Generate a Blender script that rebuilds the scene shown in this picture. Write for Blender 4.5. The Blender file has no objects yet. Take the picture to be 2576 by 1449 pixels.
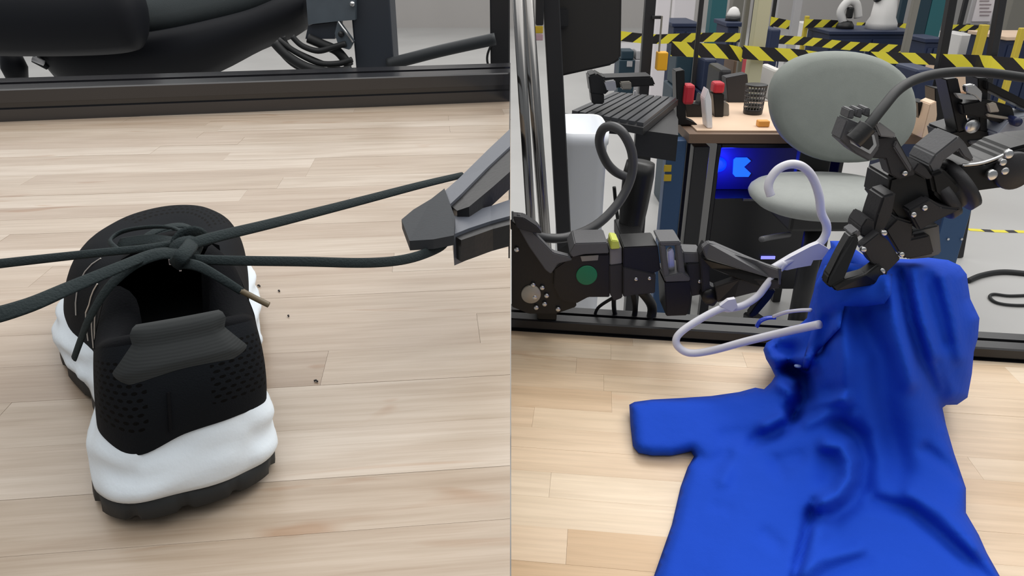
import bpy, bmesh, math, random
from mathutils import Vector, Matrix, noise
random.seed(7)
S = bpy.context.scene
C = S.collection
V = Vector

# ------------------------------------------------------------------ camera
F, CX, CY, PITCH, CAMZ = 1800.0, 1285.0, 724.5, math.radians(25.1), 1.25
cp, sp = math.cos(PITCH), math.sin(PITCH)
cam = bpy.data.cameras.new('camera'); camo = bpy.data.objects.new('camera', cam); C.objects.link(camo)
camo.location = (0, 0, CAMZ); camo.rotation_euler = (math.pi / 2 - PITCH, 0, 0)
cam.sensor_width = 36; cam.lens = 36 * F / 2576; cam.shift_x = 3 / 2576; cam.clip_start = .02; cam.clip_end = 200
S.camera = camo

# ------------------------------------------------------------------ world, lights, exposure
S.view_settings.view_transform = 'Standard'; S.view_settings.look = 'None'
S.view_settings.exposure = 0.0; S.view_settings.gamma = 1.0; S.view_settings.use_curve_mapping = False
W = bpy.data.worlds.new('hall_light'); S.world = W; W.use_nodes = True
W.node_tree.nodes['Background'].inputs[0].default_value = (.90, .95, 1.0, 1)
W.node_tree.nodes['Background'].inputs[1].default_value = .26
def area(name, loc, target, sx, sy, power, col=(1, .98, .95)):
    l = bpy.data.lights.new(name, 'AREA'); l.shape = 'RECTANGLE'; l.size = sx; l.size_y = sy; l.energy = power; l.color = col
    o = bpy.data.objects.new(name, l); C.objects.link(o); o.location = loc
    o.rotation_euler = (V(target) - V(loc)).to_track_quat('-Z', 'Y').to_euler()
    return o
area('ceiling_lamps_near', (1.3, 1.5, 3.7), (1.3, 1.5, 0), 8.0, 7.0, 235)
area('ceiling_lamp_row', (1.6, 2.4, 3.4), (.4, .8, .8), 3.0, .8, 45)
area('ceiling_lamps_far', (-1.0, 8.5, 4.2), (-1.0, 8.5, 0), 16.0, 7.0, 500)

# ------------------------------------------------------------------ pixel -> place
def _d(px, py): return (px - CX) / F, (py - CY) / F
def PZ(px, py, z):                       # on the horizontal plane z
    u, v = _d(px, py); t = (CAMZ - z) / (sp + v * cp); return V((u * t, t * (cp - v * sp), z))
def PY(px, py, Y):                       # on the upright plane at distance Y
    u, v = _d(px, py); t = Y / (cp - v * sp); return V((u * t, Y, CAMZ - t * (sp + v * cp)))

# ------------------------------------------------------------------ helpers
ORG = {}
def reg(o, label, cat, group=None, kind=None):
    if label: o['label'] = label
    if cat: o['category'] = cat
    if group: o['group'] = group
    if kind: o['kind'] = kind
    return o
def thing(name, label, cat, loc, group=None):
    o = bpy.data.objects.new(name, None); C.objects.link(o); o.location = loc; o.empty_display_size = .05
    ORG[o.name] = V(loc); return reg(o, label, cat, group)
def mo(name, verts, faces, m, parent=None, smooth=False, label=None, cat=None, group=None, kind=None):
    """one mesh object from world-space verts"""
    verts = [V(v) for v in verts]
    if parent is not None: org = ORG[parent.name]
    else:
        lo = V((min(v.x for v in verts), min(v.y for v in verts), min(v.z for v in verts)))
        hi = V((max(v.x for v in verts), max(v.y for v in verts), max(v.z for v in verts)))
        org = V(((lo.x + hi.x) / 2, (lo.y + hi.y) / 2, lo.z))
    me = bpy.data.meshes.new(name); me.from_pydata([tuple(v - org) for v in verts], [], faces)
    bm = bmesh.new(); bm.from_mesh(me); bmesh.ops.recalc_face_normals(bm, faces=bm.faces); bm.to_mesh(me); bm.free()
    if smooth:
        for p in me.polygons: p.use_smooth = True
    if m: me.materials.append(m)
    o = bpy.data.objects.new(name, me); C.objects.link(o)
    ORG[o.name] = org.copy()
    if parent is not None: o.parent = parent
    else: o.location = org
    return reg(o, label, cat, group, kind)
def join(parts):
    vs, fs = [], []
    for v, f in parts:
        n = len(vs); vs += list(v); fs += [tuple(i + n for i in q) for q in f]
    return vs, fs
def bmout(bm):
    bm.verts.index_update()
    r = [v.co.copy() for v in bm.verts], [tuple(v.index for v in f.verts) for f in bm.faces]
    bm.free(); return r
def box(c, s, rot=None, bev=0, seg=2):
    bm = bmesh.new(); bmesh.ops.create_cube(bm, size=1)
    bmesh.ops.scale(bm, vec=V(s), verts=bm.verts)
    if bev: bmesh.ops.bevel(bm, geom=bm.edges[:], offset=bev, segments=seg, affect='EDGES', profile=.5)
    M = Matrix.Translation(V(c))
    if rot is not None: M = M @ rot.to_4x4()
    bmesh.ops.transform(bm, matrix=M, verts=bm.verts)
    return bmout(bm)
def beam(a, b, w, h, up=(0, 0, 1), bev=0, seg=1):
    """box from a to b: w across, h along 'up'"""
    a, b = V(a), V(b); y = (b - a).normalized(); x = y.cross(V(up)).normalized(); z = x.cross(y)
    return box((a + b) / 2, (w, (b - a).length, h), Matrix((x, y, z)).transposed(), bev, seg)
def catmull(pts, n, closed=False):
    P = [V(p) for p in pts]; out = []; m = len(P); segs = m if closed else m - 1
    for i in range(segs):
        if closed: a, b, c, d = P[i - 1], P[i], P[(i + 1) % m], P[(i + 2) % m]
        else: a, b, c, d = P[max(i - 1, 0)], P[i], P[i + 1], P[min(i + 2, m - 1)]
        for k in range(n):
            t = k / n
            out.append(.5 * ((2 * b) + (c - a) * t + (2 * a - 5 * b + 4 * c - d) * t * t + (3 * b - a - 3 * c + d) * t ** 3))
    if not closed: out.append(P[-1].copy())
    return out
def sweep(pts, rx, ry=None, n=10, up=(0, 0, 1), cap=True):
    """tube (rx=ry) or flat ribbon (rx across, ry thick) along pts; radii may be lists"""
    pts = [V(p) for p in pts]; m = len(pts)
    RX = rx if isinstance(rx, (list, tuple)) else [rx] * m
    RY = RX if ry is None else (ry if isinstance(ry, (list, tuple)) else [ry] * m)
    vs, fs = [], []; prev = None
    for i in range(m):
        t = (pts[min(i + 1, m - 1)] - pts[max(i - 1, 0)]).normalized()
        if prev is None:
            x = t.cross(V(up))
            if x.length < 1e-4: x = t.cross(V((1, 0, 0)))
        else: x = prev - t * prev.dot(t)
        x.normalize(); prev = x; z = x.cross(t)
        for k in range(n):
            a = 2 * math.pi * k / n
            vs.append(pts[i] + x * (RX[i] * math.cos(a)) + z * (RY[i] * math.sin(a)))
    for i in range(m - 1):
        for k in range(n):
            k2 = (k + 1) % n; fs.append((i * n + k, i * n + k2, (i + 1) * n + k2, (i + 1) * n + k))
    if cap: fs.append(tuple(range(n - 1, -1, -1))); fs.append(tuple((m - 1) * n + k for k in range(n)))
    return vs, fs
def cyl(a, b, r, r2=None, n=20): return sweep([a, b], [r, r if r2 is None else r2], n=n)
def lathe(c, prof, n=24, axis=(0, 0, 1)):
    """profile [(r, h)] turned about axis through c"""
    z = V(axis).normalized(); x = z.orthogonal().normalized(); y = z.cross(x); c = V(c)
    vs = [c + z * h + (x * math.cos(2 * math.pi * k / n) + y * math.sin(2 * math.pi * k / n)) * r for r, h in prof for k in range(n)]
    fs = [(i * n + k, i * n + (k + 1) % n, (i + 1) * n + (k + 1) % n, (i + 1) * n + k) for i in range(len(prof) - 1) for k in range(n)]
    fs.append(tuple(range(n))); fs.append(tuple((len(prof) - 1) * n + k for k in range(n)))
    return vs, fs
def prism(poly, ext):
    """polygon of 3-D points pushed along ext"""
    P = [V(p) for p in poly]; n = len(P); e = V(ext)
    return P + [p + e for p in P], [tuple(range(n)), tuple(range(2 * n - 1, n - 1, -1))] + [(i, (i + 1) % n, n + (i + 1) % n, n + i) for i in range(n)]
def grid(rows, closed=False):
    n = len(rows[0]); vs = [v for r in rows for v in r]; fs = []
    for i in range(len(rows) - 1):
        for k in range(n if closed else n - 1):
            k2 = (k + 1) % n; fs.append((i * n + k, i * n + k2, (i + 1) * n + k2, (i + 1) * n + k))
    return vs, fs

# ------------------------------------------------------------------ materials
def mat(name, col, rough=.5, metal=0, bump=0, bscale=200, spec=.5, var=0, vscale=8, coat=0, sheen=0, emit=None, es=1, alpha=1, trans=0):
    m = bpy.data.materials.new(name); m.use_nodes = True; nt = m.node_tree; b = nt.nodes['Principled BSDF']
    b.inputs['Base Color'].default_value = (*col, 1); b.inputs['Roughness'].default_value = rough
    b.inputs['Metallic'].default_value = metal; b.inputs['Specular IOR Level'].default_value = spec
    b.inputs['Coat Weight'].default_value = coat; b.inputs['Sheen Weight'].default_value = sheen
    b.inputs['Alpha'].default_value = alpha; b.inputs['Transmission Weight'].default_value = trans
    if emit: b.inputs['Emission Color'].default_value = (*emit, 1); b.inputs['Emission Strength'].default_value = es
    tc = nt.nodes.new('ShaderNodeTexCoord')
    if var:
        n = nt.nodes.new('ShaderNodeTexNoise'); n.inputs['Scale'].default_value = vscale; n.inputs['Detail'].default_value = 5
        nt.links.new(tc.outputs['Object'], n.inputs['Vector'])
        r = nt.nodes.new('ShaderNodeValToRGB'); nt.links.new(n.outputs['Fac'], r.inputs[0])
        r.color_ramp.elements[0].position = .3; r.color_ramp.elements[1].position = .7
        r.color_ramp.elements[0].color = (*[c * (1 - var) for c in col], 1); r.color_ramp.elements[1].color = (*[min(1, c * (1 + var)) for c in col], 1)
        nt.links.new(r.outputs[0], b.inputs['Base Color'])
    if bump:
        n = nt.nodes.new('ShaderNodeTexNoise'); n.inputs['Scale'].default_value = bscale; n.inputs['Detail'].default_value = 3
        nt.links.new(tc.outputs['Object'], n.inputs['Vector'])
        k = nt.nodes.new('ShaderNodeBump'); k.inputs['Strength'].default_value = bump; k.inputs['Distance'].default_value = .002
        nt.links.new(n.outputs['Fac'], k.inputs['Height']); nt.links.new(k.outputs[0], b.inputs['Normal'])
    return m
def wood(name, ang, tones, gscale=1.0, rough=.32, soft=0):
    """maple: colour of each stave from its own object colour value, grain along 'ang'"""
    m = bpy.data.materials.new(name); m.use_nodes = True; nt = m.node_tree; L = nt.links; N = nt.nodes.new; b = nt.nodes['Principled BSDF']
    g = N('ShaderNodeNewGeometry'); oi = N('ShaderNodeObjectInfo')
    rot = N('ShaderNodeMapping'); rot.inputs['Rotation'].default_value = (0, 0, -ang); L.new(g.outputs['Position'], rot.inputs[0])
    off = N('ShaderNodeVectorMath'); off.operation = 'MULTIPLY_ADD'
    comb = N('ShaderNodeCombineXYZ')
    for i in range(3): L.new(oi.outputs['Random'], comb.inputs[i])
    off.inputs[1].default_value = (3.7, 9.1, 13.0); L.new(comb.outputs[0], off.inputs[0]); L.new(rot.outputs[0], off.inputs[2])
    def noise_(sx, sy, sc, det, dist=0):
        mp = N('ShaderNodeMapping'); mp.inputs['Scale'].default_value = (sx, sy, 1); L.new(off.outputs[0], mp.inputs[0])
        n = N('ShaderNodeTexNoise'); n.inputs['Scale'].default_value = sc * gscale; n.inputs['Detail'].default_value = det; n.inputs['Distortion'].default_value = dist
        L.new(mp.outputs[0], n.inputs['Vector']); return n.outputs['Fac']
    ramp = N('ShaderNodeValToRGB'); cr = ramp.color_ramp
    while len(cr.elements) < len(tones): cr.elements.new(.5)
    for i, t in enumerate(tones): cr.elements[i].position = i / (len(tones) - 1); cr.elements[i].color = (*t, 1)
    sep = N('ShaderNodeSeparateColor'); L.new(oi.outputs['Color'], sep.inputs[0]); L.new(sep.outputs[0], ramp.inputs[0])
    def mixm(fac_sock, lo, hi, lo_c, hi_c, prev):
        r = N('ShaderNodeValToRGB'); r.color_ramp.elements[0].position = lo; r.color_ramp.elements[1].position = hi
        lo_c = [q + (1 - q) * soft for q in lo_c]
        r.color_ramp.elements[0].color = (*lo_c, 1); r.color_ramp.elements[1].color = (*hi_c, 1); L.new(fac_sock, r.inputs[0])
        x = N('ShaderNodeMix'); x.data_type = 'RGBA'; x.blend_type = 'MULTIPLY'; x.inputs[0].default_value = 1
        L.new(prev, x.inputs[6]); L.new(r.outputs[0], x.inputs[7]); return x.outputs[2]
    c = mixm(noise_(1, 9, 6, 4, .6), .32, .62, (.84, .78, .72), (1.04, 1.03, 1.02), ramp.outputs[0])
    c = mixm(noise_(1, 26, 9, 6, .3), .35, .6, (.90, .87, .84), (1.03, 1.02, 1.02), c)
    c = mixm(noise_(2, 60, 14, 3), .3, .5, (.93, .91, .89), (1, 1, 1), c)
    c = mixm(noise_(1.2, 5, 5, 2, 1.5), .24, .34, (.78, .62, .50), (1, 1, 1), c)
    L.new(c, b.inputs['Base Color'])
    rr = N('ShaderNodeMapRange'); rr.inputs[3].default_value = rough - .06; rr.inputs[4].default_value = rough + .12
    L.new(noise_(1, 4, 10, 4), rr.inputs[0]); L.new(rr.outputs[0], b.inputs['Roughness'])
    bp = N('ShaderNodeBump'); bp.inputs['Strength'].default_value = .06; bp.inputs['Distance'].default_value = .001
    L.new(noise_(2, 60, 14, 3), bp.inputs['Height']); L.new(bp.outputs[0], b.inputs['Normal'])
    return m

M = {}
M['black_alu'] = mat('black_anodised_aluminium', (.016, .016, .018), .40, 0, .05, 400, spec=.5)
M['rail_satin'] = mat('satin_anodised_rail', (.016, .016, .019), .2, 0, 0, spec=1.0)
M['black_plastic'] = mat('black_plastic', (.012, .012, .013), .42, 0, .1, 300)
M['dark_plastic'] = mat('dark_grey_plastic', (.045, .046, .05), .45, 0, .1, 300)
M['black_rubber'] = mat('black_rubber', (.010, .011, .012), .6)
M['steel'] = mat('steel', (.62, .62, .62), .3, 1)
M['chrome'] = mat('chrome', (.72, .72, .72), .12, 1)
M['white_plastic'] = mat('white_plastic', (.80, .80, .82), .38, 0, .03, 100)
# ================================================================== THE ROOM
def concrete():
    m = mat('polished_concrete', (.46, .455, .445), .38, 0, 0, var=.07, vscale=1.2); return m
M['floor'] = concrete()
M['wall'] = mat('painted_wall', (.42, .40, .385), .8, 0, .05, 60, var=.04, vscale=.6)
fx0, fx1, fy0, fy1 = -9, 12, -4, 14
mo('floor', [(fx0, fy0, 0), (fx1, fy0, 0), (fx1, fy1, 0), (fx0, fy1, 0), (fx0, fy0, -.1), (fx1, fy0, -.1), (fx1, fy1, -.1), (fx0, fy1, -.1)],
   [(0, 1, 2, 3), (7, 6, 5, 4), (0, 4, 5, 1), (1, 5, 6, 2), (2, 6, 7, 3), (3, 7, 4, 0)], M['floor'], kind='structure')
v, f = box((1.5, 14.1, 2.2), (21, .2, 4.4)); mo('wall_back', v, f, M['wall'], kind='structure')

# ================================================================== THE TWO BENCHES
ZL, ZR = CAMZ - .243, CAMZ - .5          # heights of the two tops
unit = bpy.data.meshes.new('stave_block')
_v, _f = box((0, 0, 0), (1, 1, 1)); unit.from_pydata([tuple(p) for p in _v], [], _f); unit.update()
def staves(parent, inside, ang, zt, x0, x1, y0, y1, w, lens, m, cut, seed):
    """rows of staves laid along 'ang', clipped at the straight edges given by cut(poly)"""
    rnd = random.Random(seed); ca, sa = math.cos(ang), math.sin(ang)
    t = .034; org = ORG[parent.name]; n = 0
    r = y0
    while r < y1:
        ww = w * rnd.uniform(.9, 1.1); s = x0 - rnd.uniform(0, lens[1])
        while s < x1:
            ln = rnd.uniform(*lens); g = .00009
            poly = [(s + g, r + g), (s + ln - g, r + g), (s + ln - g, r + ww - g), (s + g, r + ww - g)]
            poly = [(x * ca - y * sa, x * sa + y * ca) for x, y in poly]
            poly = cut(poly)
            if poly and len(poly) >= 3:
                A = abs(sum(poly[i][0] * poly[(i + 1) % len(poly)][1] - poly[(i + 1) % len(poly)][0] * poly[i][1] for i in range(len(poly)))) / 2
                if A > 2e-5:
                    dz = rnd.uniform(-.00012, .00012)
                    v, f = prism([(x, y, zt + dz) for x, y in poly], (0, 0, -t))
                    o = mo('stave', v, f, m, parent); k = rnd.betavariate(2, 2.2); o.color = (k, k, k, 1); n += 1
            s += ln
        r += ww
    return n
def clip(poly, a, b, c):
    """keep a*x+b*y<=c"""
    out = []
    for i in range(len(poly)):
        p, q = poly[i], poly[(i + 1) % len(poly)]; dp = a * p[0] + b * p[1] - c; dq = a * q[0] + b * q[1] - c
        if dp <= 0: out.append(p)
        if dp * dq < 0: k = dp / (dp - dq); out.append((p[0] + (q[0] - p[0]) * k, p[1] + (q[1] - p[1]) * k))
    return out
def slot_rail(name, parent, a, b, depth, hgt, ztop, slots_top, m, g, back=1):
    """T-slot aluminium rail between a and b (plan points of its front edge), slots in top and front"""
    a, b = V((a[0], a[1], 0)), V((b[0], b[1], 0)); d = (b - a).normalized(); nrm = V((-d.y, d.x, 0)) * back
    prof = []                                     # (across, z) outline, front bottom -> front top -> top back -> bottom back
    zb = ztop - hgt
    prof += [(0, zb), (0, zb + hgt * .40), (.008, zb + hgt * .43), (.008, zb + hgt * .57), (0, zb + hgt * .60), (0, ztop - .002), (.002, ztop)]
    for sl in slots_top: prof += [(sl - g / 2, ztop), (sl - g / 2, ztop - .008), (sl + g / 2, ztop - .008), (sl + g / 2, ztop)]
    prof += [(depth - .002, ztop), (depth, ztop - .002), (depth, zb)]
    P = [a + nrm * u + V((0, 0, z)) for u, z in prof]
    Q = [p + d * ((b.x - p.x) / d.x) for p in P]; P = [p + d * ((a.x - p.x) / d.x) for p in P]   # both ends cut square to the bench side
    n = len(P); v = P + Q; f = [tuple(range(n)), tuple(range(2 * n - 1, n - 1, -1))] + [(i, (i + 1) % n, n + (i + 1) % n, n + i) for i in range(n)]
    return mo(name, v, f, m, parent)

# ---- tall bench under the shoe
AL, RL = math.radians(6.0), math.radians(11.6)
M['maple_cool'] = wood('pale_maple_staves', AL, [(.385, .305, .235), (.435, .355, .28), (.465, .39, .312), (.50, .43, .355), (.55, .48, .405)], 1.0, .30, .15)
bl = thing('workbench', 'tall maple butcher-block bench with a black slotted rear rail, carrying the running shoe', 'bench', (-.6, .65, 0))
e0, e1 = PZ(0, 307, ZL), PZ(1285, 255, ZL)       # foot of the rear rail on the top
dl = (e1 - e0).normalized(); nl = V((-dl.y, dl.x, 0)); cl = nl.dot(e0)
def cutL(p):
    p = clip(p, 1, 0, -.0004); p = p and clip(p, -1, 0, 1.25); p = p and clip(p, 0, -1, -.10)
    return p and clip(p, nl.x, nl.y, cl)
staves(bl, None, AL, ZL, -1.3, .35, .05, 1.45, .042, (.22, .62), M['maple_cool'], cutL, 11)
lft = e0 + dl * (-.46)
slot_rail('rear_rail', bl, lft, e1 - dl * .0006, .125, .052, ZL + .050, (.062,), M['rail_satin'], .022)
for (x, y) in ((-1.2, .16), (-.05, .16), (-1.2, 1.0), (-.05, 1.24)):
    v, f = box((x, y, (ZL - .036) / 2), (.045, .045, ZL - .036), bev=.003, seg=1); mo('leg', v, f, M['black_alu'], bl)
v, f = join([box((-.625, .16, ZL - .06), (1.1, .04, .045)), beam((-1.2, .18, ZL - .06), (-1.2, .98, ZL - .06), .04, .045), beam((-.05, .18, ZL - .06), (-.05, 1.22, ZL - .06), .04, .045)])
mo('under_frame', v, f, M['black_alu'], bl)

# ---- lower bench under the shirt
AR = math.radians(-6.5)
M['maple_warm'] = wood('warm_maple_staves', AR, [(.66, .46, .27), (.79, .605, .415), (.83, .66, .465), (.86, .71, .52), (.89, .755, .58)], .8, .36, .45)
br = thing('workbench', 'low maple butcher-block bench with a black slotted rear rail, under the blue shirt', 'bench', (.6, .5, 0))
g0, g1 = PZ(1285, 832, ZR), PZ(2460, 907, ZR)
dr = (g1 - g0).normalized(); nr = V((-dr.y, dr.x, 0)); crr = nr.dot(g0)
def cutR(p):
    p = clip(p, -1, 0, -.0004); p = p and clip(p, 1, 0, 1.15); p = p and clip(p, 0, -1, -.18)
    return p and clip(p, nr.x, nr.y, crr)
staves(br, None, AR, ZR, -.3, 1.35, .1, 1.3, .042, (.14, .42), M['maple_warm'], cutR, 5)
_t = PZ(1585, 1410, ZR)                                   # one browner stave close to the shirt hem
for _o in list(br.children):
    if _o.name.startswith('stave'):
        _p = [q.co + ORG[br.name] for q in _o.data.vertices]
        if min(q.x for q in _p) < _t.x < max(q.x for q in _p) and min(q.y for q in _p) < _t.y < max(q.y for q in _p): _o.color = (-.6, -.6, -.6, 1)
slot_rail('rear_rail', br, g0 + dr * .0006, g0 + dr * 1.2, .05, .034, ZR + .020, (.025,), M['black_alu'], .008)
for (x, y) in ((.05, .24), (1.08, .24), (.05, .84), (1.08, .7)):
    v, f = box((x, y, (ZR - .036) / 2), (.045, .045, ZR - .036), bev=.003, seg=1); mo('leg', v, f, M['black_alu'], br)
v, f = join([box((.565, .24, ZR - .06), (1.0, .04, .045)), beam((.05, .26, ZR - .06), (.05, .82, ZR - .06), .04, .045), beam((1.08, .26, ZR - .06), (1.08, .68, ZR - .06), .04, .045)])
mo('under_frame', v, f, M['black_alu'], br)
# ================================================================== RUNNING SHOE
TH = math.radians(25); HEEL = V((-.154, .264, ZL)); LEAN = .14
ax, rt = V((-math.sin(TH), math.cos(TH), 0)), V((math.cos(TH), math.sin(TH), 0))
def SW(x, y, z): return HEEL + ax * y + rt * (x + LEAN * z) + V((0, 0, z))
shoe = thing('running_shoe', 'black mesh running shoe with white sole, laces being pulled, on the tall maple bench', 'shoe', SW(0, .14, 0))
# control rows: outline (x,y), top of the midsole, rim (x,y,z)
CT = [((-.038, .018), .045, (-.032, .027, .082)), ((-.043, .050), .040, (-.037, .050, .072)), ((-.042, .085), .038, (-.037, .080, .070)),
      ((-.047, .120), .036, (-.032, .104, .080)), ((-.063, .165), .034, (-.021, .124, .086)), ((-.070, .210), .032, (-.015, .150, .082)),
      ((-.062, .262), .032, (-.013, .182, .078)), ((-.036, .308), .033, (-.008, .206, .075)), ((.000, .326), .035, (0, .212, .074)),
      ((.032, .312), .033, (.008, .206, .075)), ((.051, .270), .032, (.013, .182, .078)), ((.056, .220), .032, (.015, .150, .082)),
      ((.052, .170), .033, (.021, .124, .086)), ((.046, .120), .036, (.032, .104, .080)), ((.043, .080), .039, (.037, .080, .070)),
      ((.043, .045), .042, (.037, .050, .072)), ((.041, .014), .046, (.032, .027, .082)), ((.023, -.003), .051, (.020, .015, .087)),
      ((0, -.006), .050, (0, .012, .088)), ((-.022, -.003), .043, (-.020, .015, .087))]
NS = 8
OUT = catmull([(a[0], a[1], h) for a, h, r in CT], NS, True); RIM = catmull([r for a, h, r in CT], NS, True); NN = len(OUT)
def inset(p, d):                        # towards the shoe's middle line
    c = V((0, min(max(p.y, .045), .262), 0)); q = V((p.x, p.y, 0)) - c; return c + q * (1 - d / max(q.length, 1e-4))
def floor_z(y):                         # toe spring and heel bevel of the ground line
    return (max(0, y - .225) / .10) ** 2 * .020 + (max(0, .028 - y) / .03) ** 2 * .004
def ring(fn): return [fn(i) for i in range(NN)]
# outsole, with lugs
def os_ring(ins, z, lug=0):
    def fn(i):
        p = inset(OUT[i], ins); g = .0035 if (i % 8 in (0, 1)) else 0
        return SW(p.x, p.y, floor_z(p.y) + z) if not g or not lug else SW(*(inset(p, .0018).xy), floor_z(p.y) + z + .001)
    return ring(fn)
rows = [os_ring(.020, .0003), os_ring(.004, .0003, 1), os_ring(-.0005, .003, 1), os_ring(.0, .0132), os_ring(.006, .0142)]
v, f = grid(rows, True); f.append(tuple(range(NN)))
M['outsole'] = mat('dark_grey_rubber', (.024, .026, .027), .6, 0, .1, 250, spec=.3)
outsole = mo('outsole', v, f, M['outsole'], shoe, True)
# midsole: sculpted foam
def ms(i, k):
    p = OUT[i]; zb = .0128 + floor_z(p.y); zt = p.z; t = k / 12
    flare = .0015 * math.exp(-((t - .15) / .18) ** 2) - .006 * t ** 2.2 + (.0030 if p.y > .12 else .0) * math.sin(t * math.pi)
    wob = .0016 * math.sin(p.y * 95 + 9 * t) * math.sin(math.pi * t) if p.x < -.02 or p.x > .03 else .0012 * math.sin(40 * p.x + 2) * math.sin(2 * math.pi * t)
    wob += .0012 * noise.noise(V((p.x * 60, p.y * 60, t * 4)))
    q = inset(p, -flare - wob); return SW(q.x, q.y, zb + (zt - zb) * t)
rows = [ring(lambda i, k=k: ms(i, k)) for k in range(13)]
rows.append(ring(lambda i: SW(*(inset(OUT[i], .018).xy), OUT[i].z - .003)))
v, f = grid([ring(lambda i: SW(*(inset(OUT[i], .004).xy), .0128 + floor_z(OUT[i].y)))] + rows, True)
M['foam'] = mat('white_foam', (.80, .88, .95), .55, 0, .08, 500)
midsole = mo('midsole', v, f, M['foam'], shoe, True)
# upper: from inside the midsole's top edge up to the rim
def up(i, v_):
    i0 = int(math.floor(i)) % NN; fr = i - math.floor(i); o = OUT[i0].lerp(OUT[(i0 + 1) % NN], fr); r = RIM[i0].lerp(RIM[(i0 + 1) % NN], fr)
    b = inset(o, .0042); p0 = V((b.x, b.y, o.z - .004)); p2 = r
    side = min(1, max(0, (o.y - .10) / .12))            # 0 at heel .. 1 at toe
    bx = .08 - .02 * side
    if side < .3: bx = -.06
    p1 = V((b.x + (r.x - b.x) * bx, b.y + (r.y - b.y) * bx, p0.z + (r.z - p0.z) * (.62 + .42 * side)))
    if o.y < .02: p1.y -= .004
    return p0 * (1 - v_) ** 2 + p1 * 2 * v_ * (1 - v_) + p2 * v_ ** 2
NV = 18
rows = [[SW(*up(i, k / NV)) for i in range(NN)] for k in range(NV + 1)]
v, f = grid(rows, True)
# mesh cloth of the upper: perforations follow the surface coordinates
def upper_mat():
    m = mat('black_engineered_mesh', (.006, .0075, .010), .85, spec=.12); nt = m.node_tree; L = nt.links; N = nt.nodes.new; b = nt.nodes['Principled BSDF']
    uv = N('ShaderNodeUVMap'); uv.uv_map = 'surface'
    sx = N('ShaderNodeSeparateXYZ'); L.new(uv.outputs[0], sx.inputs[0])
    def mth(op, a, b_=None, c=None):
        n = N('ShaderNodeMath'); n.operation = op
        for k, x in enumerate((a, b_, c)):
            if x is None: continue
            if isinstance(x, (int, float)): n.inputs[k].default_value = x
            else: L.new(x, n.inputs[k])
        return n.outputs[0]
    U, Vv = sx.outputs[0], sx.outputs[1]                 # U runs around (0 = heel left row), V from sole to rim
    row = mth('FLOOR', mth('MULTIPLY', Vv, 15)); fv = mth('FRACT', mth('MULTIPLY', Vv, 15))
    fu = mth('FRACT', mth('ADD', mth('MULTIPLY', U, 86), mth('MULTIPLY', row, .5)))
    du = mth('ABSOLUTE', mth('SUBTRACT', fu, .5)); dv = mth('ABSOLUTE', mth('SUBTRACT', fv, .5))
    hole = mth('LESS_THAN', mth('ADD', mth('MULTIPLY', mth('MULTIPLY', du, du), 7.5), mth('MULTIPLY', mth('MULTIPLY', dv, dv), 13)), .75)
    def band(x, lo, hi, s): 
        a = N('ShaderNodeMapRange'); a.interpolation_type = 'SMOOTHSTEP'; a.inputs[1].default_value = lo - s; a.inputs[2].default_value = lo + s; L.new(x, a.inputs[0])
        c = N('ShaderNodeMapRange'); c.interpolation_type = 'SMOOTHSTEP'; c.inputs[1].default_value = hi - s; c.inputs[2].default_value = hi + s; c.inputs[3].default_value = 1; c.inputs[4].default_value = 0; L.new(x, c.inputs[0])
        return mth('MULTIPLY', a.outputs[0], c.outputs[0])
    vv = band(Vv, .22, .85, .03)
    sides = mth('MAXIMUM', mth('MAXIMUM', band(U, -.05, .12, .01), band(U, .935, 1.2, .01)), mth('MAXIMUM', band(U, .72, .872, .01), band(U, .33, .54, .02)))
    sel = mth('MULTIPLY', mth('MULTIPLY', hole, vv), sides)
    sel = mth('GREATER_THAN', sel, .45)
    mx = N('ShaderNodeMix'); mx.data_type = 'RGBA'; mx.inputs[6].default_value = (.0060, .0075, .0100, 1); mx.inputs[7].default_value = (.0006, .0006, .0007, 1)
    L.new(sel, mx.inputs[0]); L.new(mx.outputs[2], b.inputs['Base Color'])
    bp = N('ShaderNodeBump'); bp.invert = True; bp.inputs['Strength'].default_value = .8; bp.inputs['Distance'].default_value = .0012
    wv = N('ShaderNodeTexNoise'); wv.inputs['Scale'].default_value = 1400; tc = N('ShaderNodeTexCoord'); L.new(tc.outputs['Object'], wv.inputs['Vector'])
    L.new(mth('ADD', sel, mth('MULTIPLY', wv.outputs['Fac'], .25)), bp.inputs['Height']); L.new(bp.outputs[0], b.inputs['Normal'])
    return m
M['upper'] = upper_mat()
upper = mo('upper', v, f, M['upper'], shoe, True)
uvl = upper.data.uv_layers.new(name='surface')
for p in upper.data.polygons:
    js = [upper.data.loops[l].vertex_index % NN for l in p.loop_indices]; wrap = max(js) - min(js) > NN / 2
    for l in p.loop_indices:
        vi = upper.data.loops[l].vertex_index; j = vi % NN
        uvl.data[l].uv = ((j + (NN if wrap and j < NN / 2 else 0)) / NN, (vi // NN) / NV)
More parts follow.
